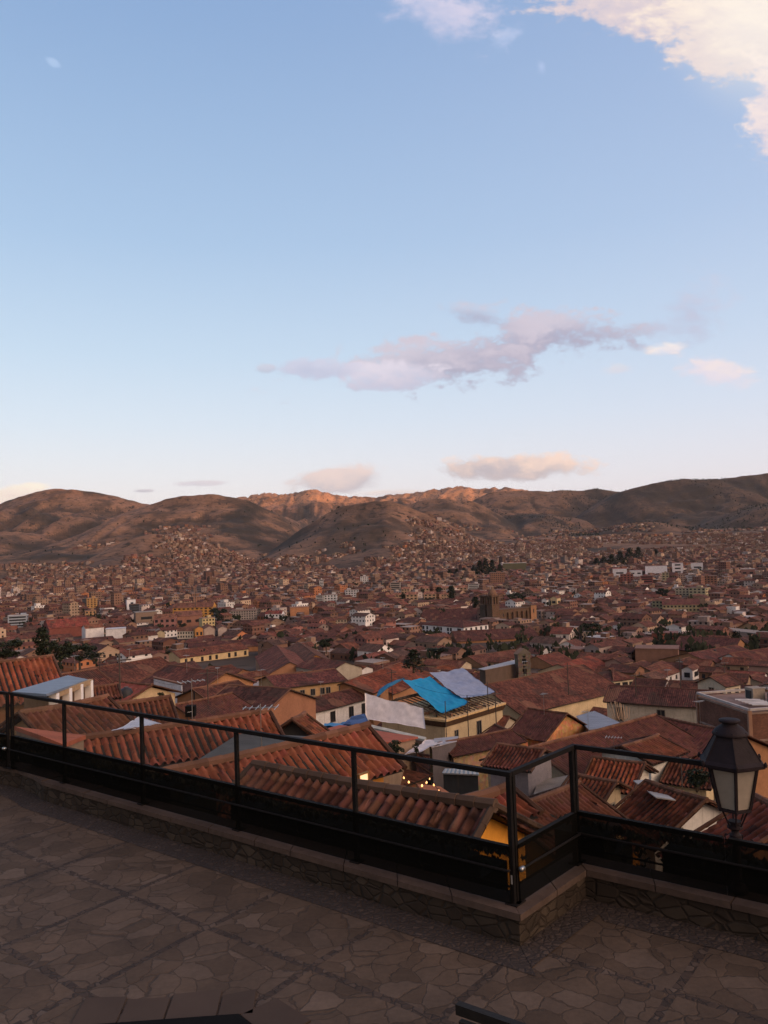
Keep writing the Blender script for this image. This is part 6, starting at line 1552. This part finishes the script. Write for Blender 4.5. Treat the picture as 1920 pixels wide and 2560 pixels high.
for i, (px, py, top, wd) in enumerate([(1492, 1420, 1394, 34), (1512, 1422, 1390, 34), (1530, 1421, 1384, 34), (1552, 1418, 1376, 34), (1575, 1412, 1368, 36), (1598, 1408, 1366, 30), (1640, 1395, 1372, 26)]):
    tree(f"{['leftmost', 'second', 'third', 'middle', 'fifth', 'sixth', 'rightmost'][i]} dark pine of the wood above the white blank blocks", px, py, top, wd, 'conifer', group='pines of the wood above the white blocks')

# ------------------------------------------------------------------ the rest of the city: thousands of houses, one mass
rs = np.random.RandomState(5)
HB_ = np.array(HBOX)
def lattice(y0, y1, cx_, cy_, keep, ang0):
    c, s = math.cos(ang0), math.sin(ang0); E = y1 * 1.15
    u = np.arange(-E, E, cx_); v = np.arange(-E, E, cy_); U, V = np.meshgrid(u, v); U = U.ravel() + rs.uniform(-.12, .12, U.size) * cx_; V = V.ravel() + rs.uniform(-.12, .12, V.size) * cy_
    # streets
    blk = (np.floor(U / cx_) % 7 == 0) | (np.floor(V / cy_) % 9 == 0)
    x = U * c - V * s; y = U * s + V * c
    m = (y > y0) & (y < y1) & (np.abs(x) < y * .56 + 10) & (rs.random_sample(x.size) < keep) & ~(blk & (rs.random_sample(x.size) < .7))
    return x[m], y[m], np.full(m.sum(), ang0)
zones = [(330, 950, 15, 12, .93, math.radians(47), .82, 1.0), (950, 1900, 15, 13, .86, math.radians(38), .35, 1.2), (1900, 2900, 14, 12, .72, math.radians(60), .25, .9), (2900, 4300, 17, 15, .6, math.radians(20), .15, .85)]
xs, ys, an, gab, hts, szx, szy = [], [], [], [], [], [], []
for (y0, y1, a_, b_, keep, ang0, gf, hk) in zones:
    x, y, a = lattice(y0, y1, a_, b_, keep, ang0); n = len(x)
    xs.append(x); ys.append(y); an.append(a + rs.normal(0, .08, n) + (rs.random_sample(n) < .35) * math.pi / 2); gab.append(rs.random_sample(n) < gf)
    h = rs.gamma(6, .72, n) * hk + .8; tall = rs.random_sample(n) < (.02 if y0 < 900 else .035); h = np.where(tall, h * rs.uniform(1.4, 2.3, n), h)
    hts.append(h); szx.append(rs.uniform(.62, 1.08, n) * a_); szy.append(rs.uniform(.6, 1.0, n) * b_)
x, y, an, gab, h, sx, sy = [np.concatenate(q) for q in (xs, ys, an, gab, hts, szx, szy)]
gz = terrain_h(x, y)
gzf = terrain_h(x, y + 25)
slope = (gzf - gz) / 25
dens = fbm(x / 190, y / 260, 91, 4)
elev = (gz - CAM_Z) / y
ok = np.ones(len(x), bool)
hillside = y > 1750
# built-up slopes thin out with height, in ragged tongues
ang_ = x / y
bonus = .033 * np.exp(-((ang_ - .055) / .055) ** 2) + .034 * np.exp(-((ang_ + .27) / .075) ** 2) + .012 * np.clip((ang_ - .10) / .08, 0, 1)
lim = -.019 + .085 * (dens - .37) + bonus
ok &= ~(hillside & (elev > lim)); ok &= ~(hillside & (dens < .30)); ok &= ~((slope > .62) & (y > 1260))
# keep the named buildings clear
zf = y + (gz - CAM_Z) * 0
d3 = np.stack([x, y, gz + h * .6 - CAM_Z], 1); wv_ = d3 @ np.array(_f); pxs = 960 + FPX * (d3 @ np.array(RIGHT)) / wv_; pys = 1280 - FPX * (d3 @ np.array(UP)) / wv_
hwp = sx * .5 / y * FPX; hhp = h * .5 / y * FPX
for (hx0, hy0, hx1, hy1, hY) in HBOX:
    if hY < 300: continue
    near_ = (y < hY + 14) & (pxs + hwp * .6 > hx0) & (pxs - hwp * .6 < hx1) & (pys + hhp > hy0) & (pys - hhp < hy1 - .12 * (hy1 - hy0)); ok &= ~near_
for c2, d2, l2, w2 in FOOT:
    if c2.y < 280: continue
    ok &= ((x - c2.x) ** 2 + (y - c2.y) ** 2) > (max(l2, w2) * .9 + 5) ** 2
ok &= ~((y > 300) & (np.abs(pxs - 702) < 14) & (pys > 1598) & (pys < 1640))
x, y, an, gab, h, sx, sy, gz = [q[ok] for q in (x, y, an, gab, h, sx, sy, gz)]
n = len(x)
print('city houses', n)
zones_ = None
WC = np.array([(.25, .155, .11), (.21, .135, .10), (.28, .19, .14), (.36, .27, .20), (.50, .40, .29), (.64, .60, .56), (.30, .26, .24), (.22, .12, .09), (.44, .20, .10), (.36, .18, .15), (.20, .14, .12)])
wp = np.array([.19, .15, .14, .11, .09, .06, .05, .08, .02, .03, .06]); wc = WC[rs.choice(len(WC), n, p=wp / wp.sum())] * rs.uniform(.60, 1.0, n)[:, None] * np.array([1.0, .88, .84])
wh_ = (y < 950) & (rs.random_sample(n) < .10)
wc[wh_] = np.array([.74, .70, .66]) * rs.uniform(.8, 1.05, wh_.sum())[:, None]
RC = np.array([(.125, .050, .036), (.095, .042, .033), (.15, .060, .041), (.175, .062, .045), (.11, .062, .047), (.20, .074, .044)]); rp = np.array([.3, .27, .22, .07, .1, .04])
rc = RC[rs.choice(len(RC), n, p=rp)] * rs.uniform(.8, 1.2, n)[:, None]
FC = np.array([(.24, .17, .13), (.30, .24, .20), (.20, .12, .09), (.40, .36, .33), (.16, .11, .09)]); fc = FC[rs.choice(5, n, p=[.3, .2, .3, .06, .14])]
ca, sa = np.cos(an), np.sin(an)
def world_pts(lx, ly, z, idx):
    return np.stack([x[idx] + lx * ca[idx] - ly * sa[idx], y[idx] + lx * sa[idx] + ly * ca[idx], z], -1)
Vs, Qs, Cs, Us, Ms = [], [], [], [], []
nV = 0
def add(quads, col, uv, mi):
    """quads (n,4,3); uv (n,4,2)"""
    global nV
    k = len(quads); Vs.append(quads.reshape(-1, 3)); Qs.append(nV + np.arange(k * 4).reshape(k, 4)); Cs.append(col); Us.append(uv.reshape(-1, 2)); Ms.append(np.full(k, mi)); nV += k * 4
for isg in (True, False):
    idx = np.nonzero(gab == isg)[0]
    if not len(idx): continue
    hx, hy = sx[idx] / 2, sy[idx] / 2; zb = gz[idx] - 4; zt = gz[idx] + h[idx]; st = zt - zb
    cor = [(-1, -1), (1, -1), (1, 1), (-1, 1)]
    off = rs.uniform(0, 40, len(idx))
    for k in range(4):
        (ax0, ay0), (ax1, ay1) = cor[k], cor[(k + 1) % 4]
        Lk = sx[idx] if k % 2 == 0 else sy[idx]
        q = np.stack([world_pts(ax0 * hx, ay0 * hy, zb, idx), world_pts(ax1 * hx, ay1 * hy, zb, idx), world_pts(ax1 * hx, ay1 * hy, zt, idx), world_pts(ax0 * hx, ay0 * hy, zt, idx)], 1)
        uv = np.stack([np.stack([off, -4 + 0 * Lk], -1), np.stack([off + Lk, -4 + 0 * Lk], -1), np.stack([off + Lk, h[idx]], -1), np.stack([off, h[idx]], -1)], 1)
        add(q, wc[idx], uv, 0)
    if isg:
        rz = zt + hy * np.tan(np.radians(rs.uniform(17, 27, len(idx)))); e = .4
        ze = zt - e * .4
        W = np.hypot(hy + e, rz - ze)
        for s in (-1, 1):
            q = np.stack([world_pts(-hx - e, s * (hy + e), ze, idx), world_pts(hx + e, s * (hy + e), ze, idx), world_pts(hx + e, 0 * hy, rz, idx), world_pts(-hx - e, 0 * hy, rz, idx)], 1)
            if s > 0: q = q[:, ::-1]
            uv = np.stack([np.stack([off, 0 * W], -1), np.stack([off + sx[idx], 0 * W], -1), np.stack([off + sx[idx], W], -1), np.stack([off, W], -1)], 1)
            if s > 0: uv = uv[:, ::-1]
            add(q, rc[idx], uv, 1)
        for s in (-1, 1):
            q = np.stack([world_pts(s * hx, -hy, zt, idx), world_pts(s * hx, hy * 0, zt, idx), world_pts(s * hx, hy * 0, rz - .05, idx), world_pts(s * hx, -hy * .5, (zt + rz) / 2 - .05, idx)], 1); add(q if s > 0 else q[:, ::-1], wc[idx], np.zeros((len(idx), 4, 2)) - .01, 0)
            q = np.stack([world_pts(s * hx, hy * 0, zt, idx), world_pts(s * hx, hy, zt, idx), world_pts(s * hx, hy * .5, (zt + rz) / 2 - .05, idx), world_pts(s * hx, hy * 0, rz - .05, idx)], 1); add(q if s > 0 else q[:, ::-1], wc[idx], np.zeros((len(idx), 4, 2)) - .01, 0)
    else:
        q = np.stack([world_pts(a * hx, b * hy, zt, idx) for a, b in cor], 1); add(q, fc[idx], np.zeros((len(idx), 4, 2)), 2)
        big = rs.random_sample(len(idx)) < .6; ib = idx[big]; ox, oy = rs.uniform(-.3, .3, big.sum()) * sx[ib], rs.uniform(-.3, .3, big.sum()) * sy[ib]; bw = rs.uniform(.12, .25, big.sum()) * sx[ib]; zz0, zz1 = zt[big] - .1, zt[big] + rs.uniform(1.2, 3.2, big.sum())
        cc = wc[ib] * .95
        for k in range(4):
            (ax0, ay0), (ax1, ay1) = cor[k], cor[(k + 1) % 4]
            q = np.stack([world_pts(ox + ax0 * bw, oy + ay0 * bw, zz0, ib), world_pts(ox + ax1 * bw, oy + ay1 * bw, zz0, ib), world_pts(ox + ax1 * bw, oy + ay1 * bw, zz1, ib), world_pts(ox + ax0 * bw, oy + ay0 * bw, zz1, ib)], 1); add(q, cc, np.zeros((len(ib), 4, 2)), 2)
        q = np.stack([world_pts(ox + a * bw, oy + b * bw, zz1, ib) for a, b in cor], 1); add(q, fc[ib], np.zeros((len(ib), 4, 2)), 2)
me = np_mesh('distant_houses', np.concatenate(Vs), np.concatenate(Qs), np.concatenate(Cs), [M['city_wall'], M['tile_far'], M['concrete']], uv=np.concatenate(Us), mi=np.concatenate(Ms))
tag(link(bpy.data.objects.new('distant_houses', me)), 'dense mass of far brick and tile houses filling the valley and lower slopes', 'houses', kind='stuff')

# far trees: specks and tongues of dark green through town and over the slopes
nT = 3400
ty = np.exp(rs.uniform(math.log(350), math.log(5600), nT)); tx = rs.uniform(-.56, .58, nT) * ty
e_y = rs.uniform(3000, 5800, 5200); e_x = np.concatenate([rs.uniform(.12, .30, 2600), rs.uniform(.30, .56, 2600)]) * e_y
e_n = fbm(e_x / 330, e_y / 420, 78, 4); e_k = (e_n > .50) & (terrain_h(e_x, e_y) > 20); tx, ty = np.concatenate([tx, e_x[e_k]]), np.concatenate([ty, e_y[e_k]]); nT = len(tx)
dn = fbm(tx / 150, ty / 200, 77, 3); dn[-int(e_k.sum()):] = .6; hillm = ty > 1900
k = (dn > np.where(hillm, .52, .62)) | (~hillm & (rs.random_sample(nT) < .2)); tx, ty = tx[k], ty[k]; tz = terrain_h(tx, ty); V, Qf, C = [], [], []; nn = 0
for X, Yv, Zv in zip(tx, ty, tz):
    hgt = rs.uniform(4, 9); rad = hgt * rs.uniform(.22, .42); g = np.array([(.020, .026, .015), (.028, .033, .018), (.014, .018, .012)][rs.randint(3)])
    m_ = 18; cpt = np.stack([X + rs.normal(0, rad * .6, m_), Yv + rs.normal(0, rad * .6, m_), Zv + hgt * (.15 + .8 * rs.random_sample(m_))], -1); s = rad * rs.uniform(.3, .65, m_)
    a = rs.uniform(0, 6.28, m_); u = np.stack([np.cos(a), np.sin(a) * .4, 0 * a], -1) * s[:, None]; w_ = np.stack([0 * a, .2 * np.sin(a), np.ones(m_)], -1) * (s * 1.2)[:, None]
    V.append(np.stack([cpt - w_, cpt + u, cpt + w_, cpt - u], 1).reshape(-1, 3)); Qf.append(nn + np.arange(m_ * 4).reshape(m_, 4)); C.append(np.tile(g, (m_, 1))); nn += m_ * 4
me = np_mesh('distant_trees', np.concatenate(V), np.concatenate(Qf), np.concatenate(C), M['foliage'])
tag(link(bpy.data.objects.new('distant_trees', me)), 'scattered far trees and scrub in the town and on the hill slopes', 'trees', kind='stuff')

# ------------------------------------------------------------------ evening haze over the valley
hz = bpy.data.materials.new('haze'); hz.use_nodes = True; hz.node_tree.nodes.clear(); t = NT(hz.node_tree)
o = t.new('ShaderNodeOutputMaterial'); v = t.new('ShaderNodeVolumePrincipled'); t.l.new(v.outputs[0], o.inputs['Volume'])
v.inputs['Color'].default_value = (.85, .84, .88, 1); v.inputs['Density'].default_value = 1.5e-5; v.inputs['Anisotropy'].default_value = .3
mb = MB(); mb.prism([(-26000, -9000, -480), (26000, -9000, -480), (26000, 22500, -480), (-26000, 22500, -480)], [(-26000, -9000, 1260), (26000, -9000, 1260), (26000, 23000, 1260), (-26000, 23000, 1260)])
ho = mb.build('haze', hz); tag(ho, 'thin evening haze hanging over the valley and hills', 'haze', kind='stuff')
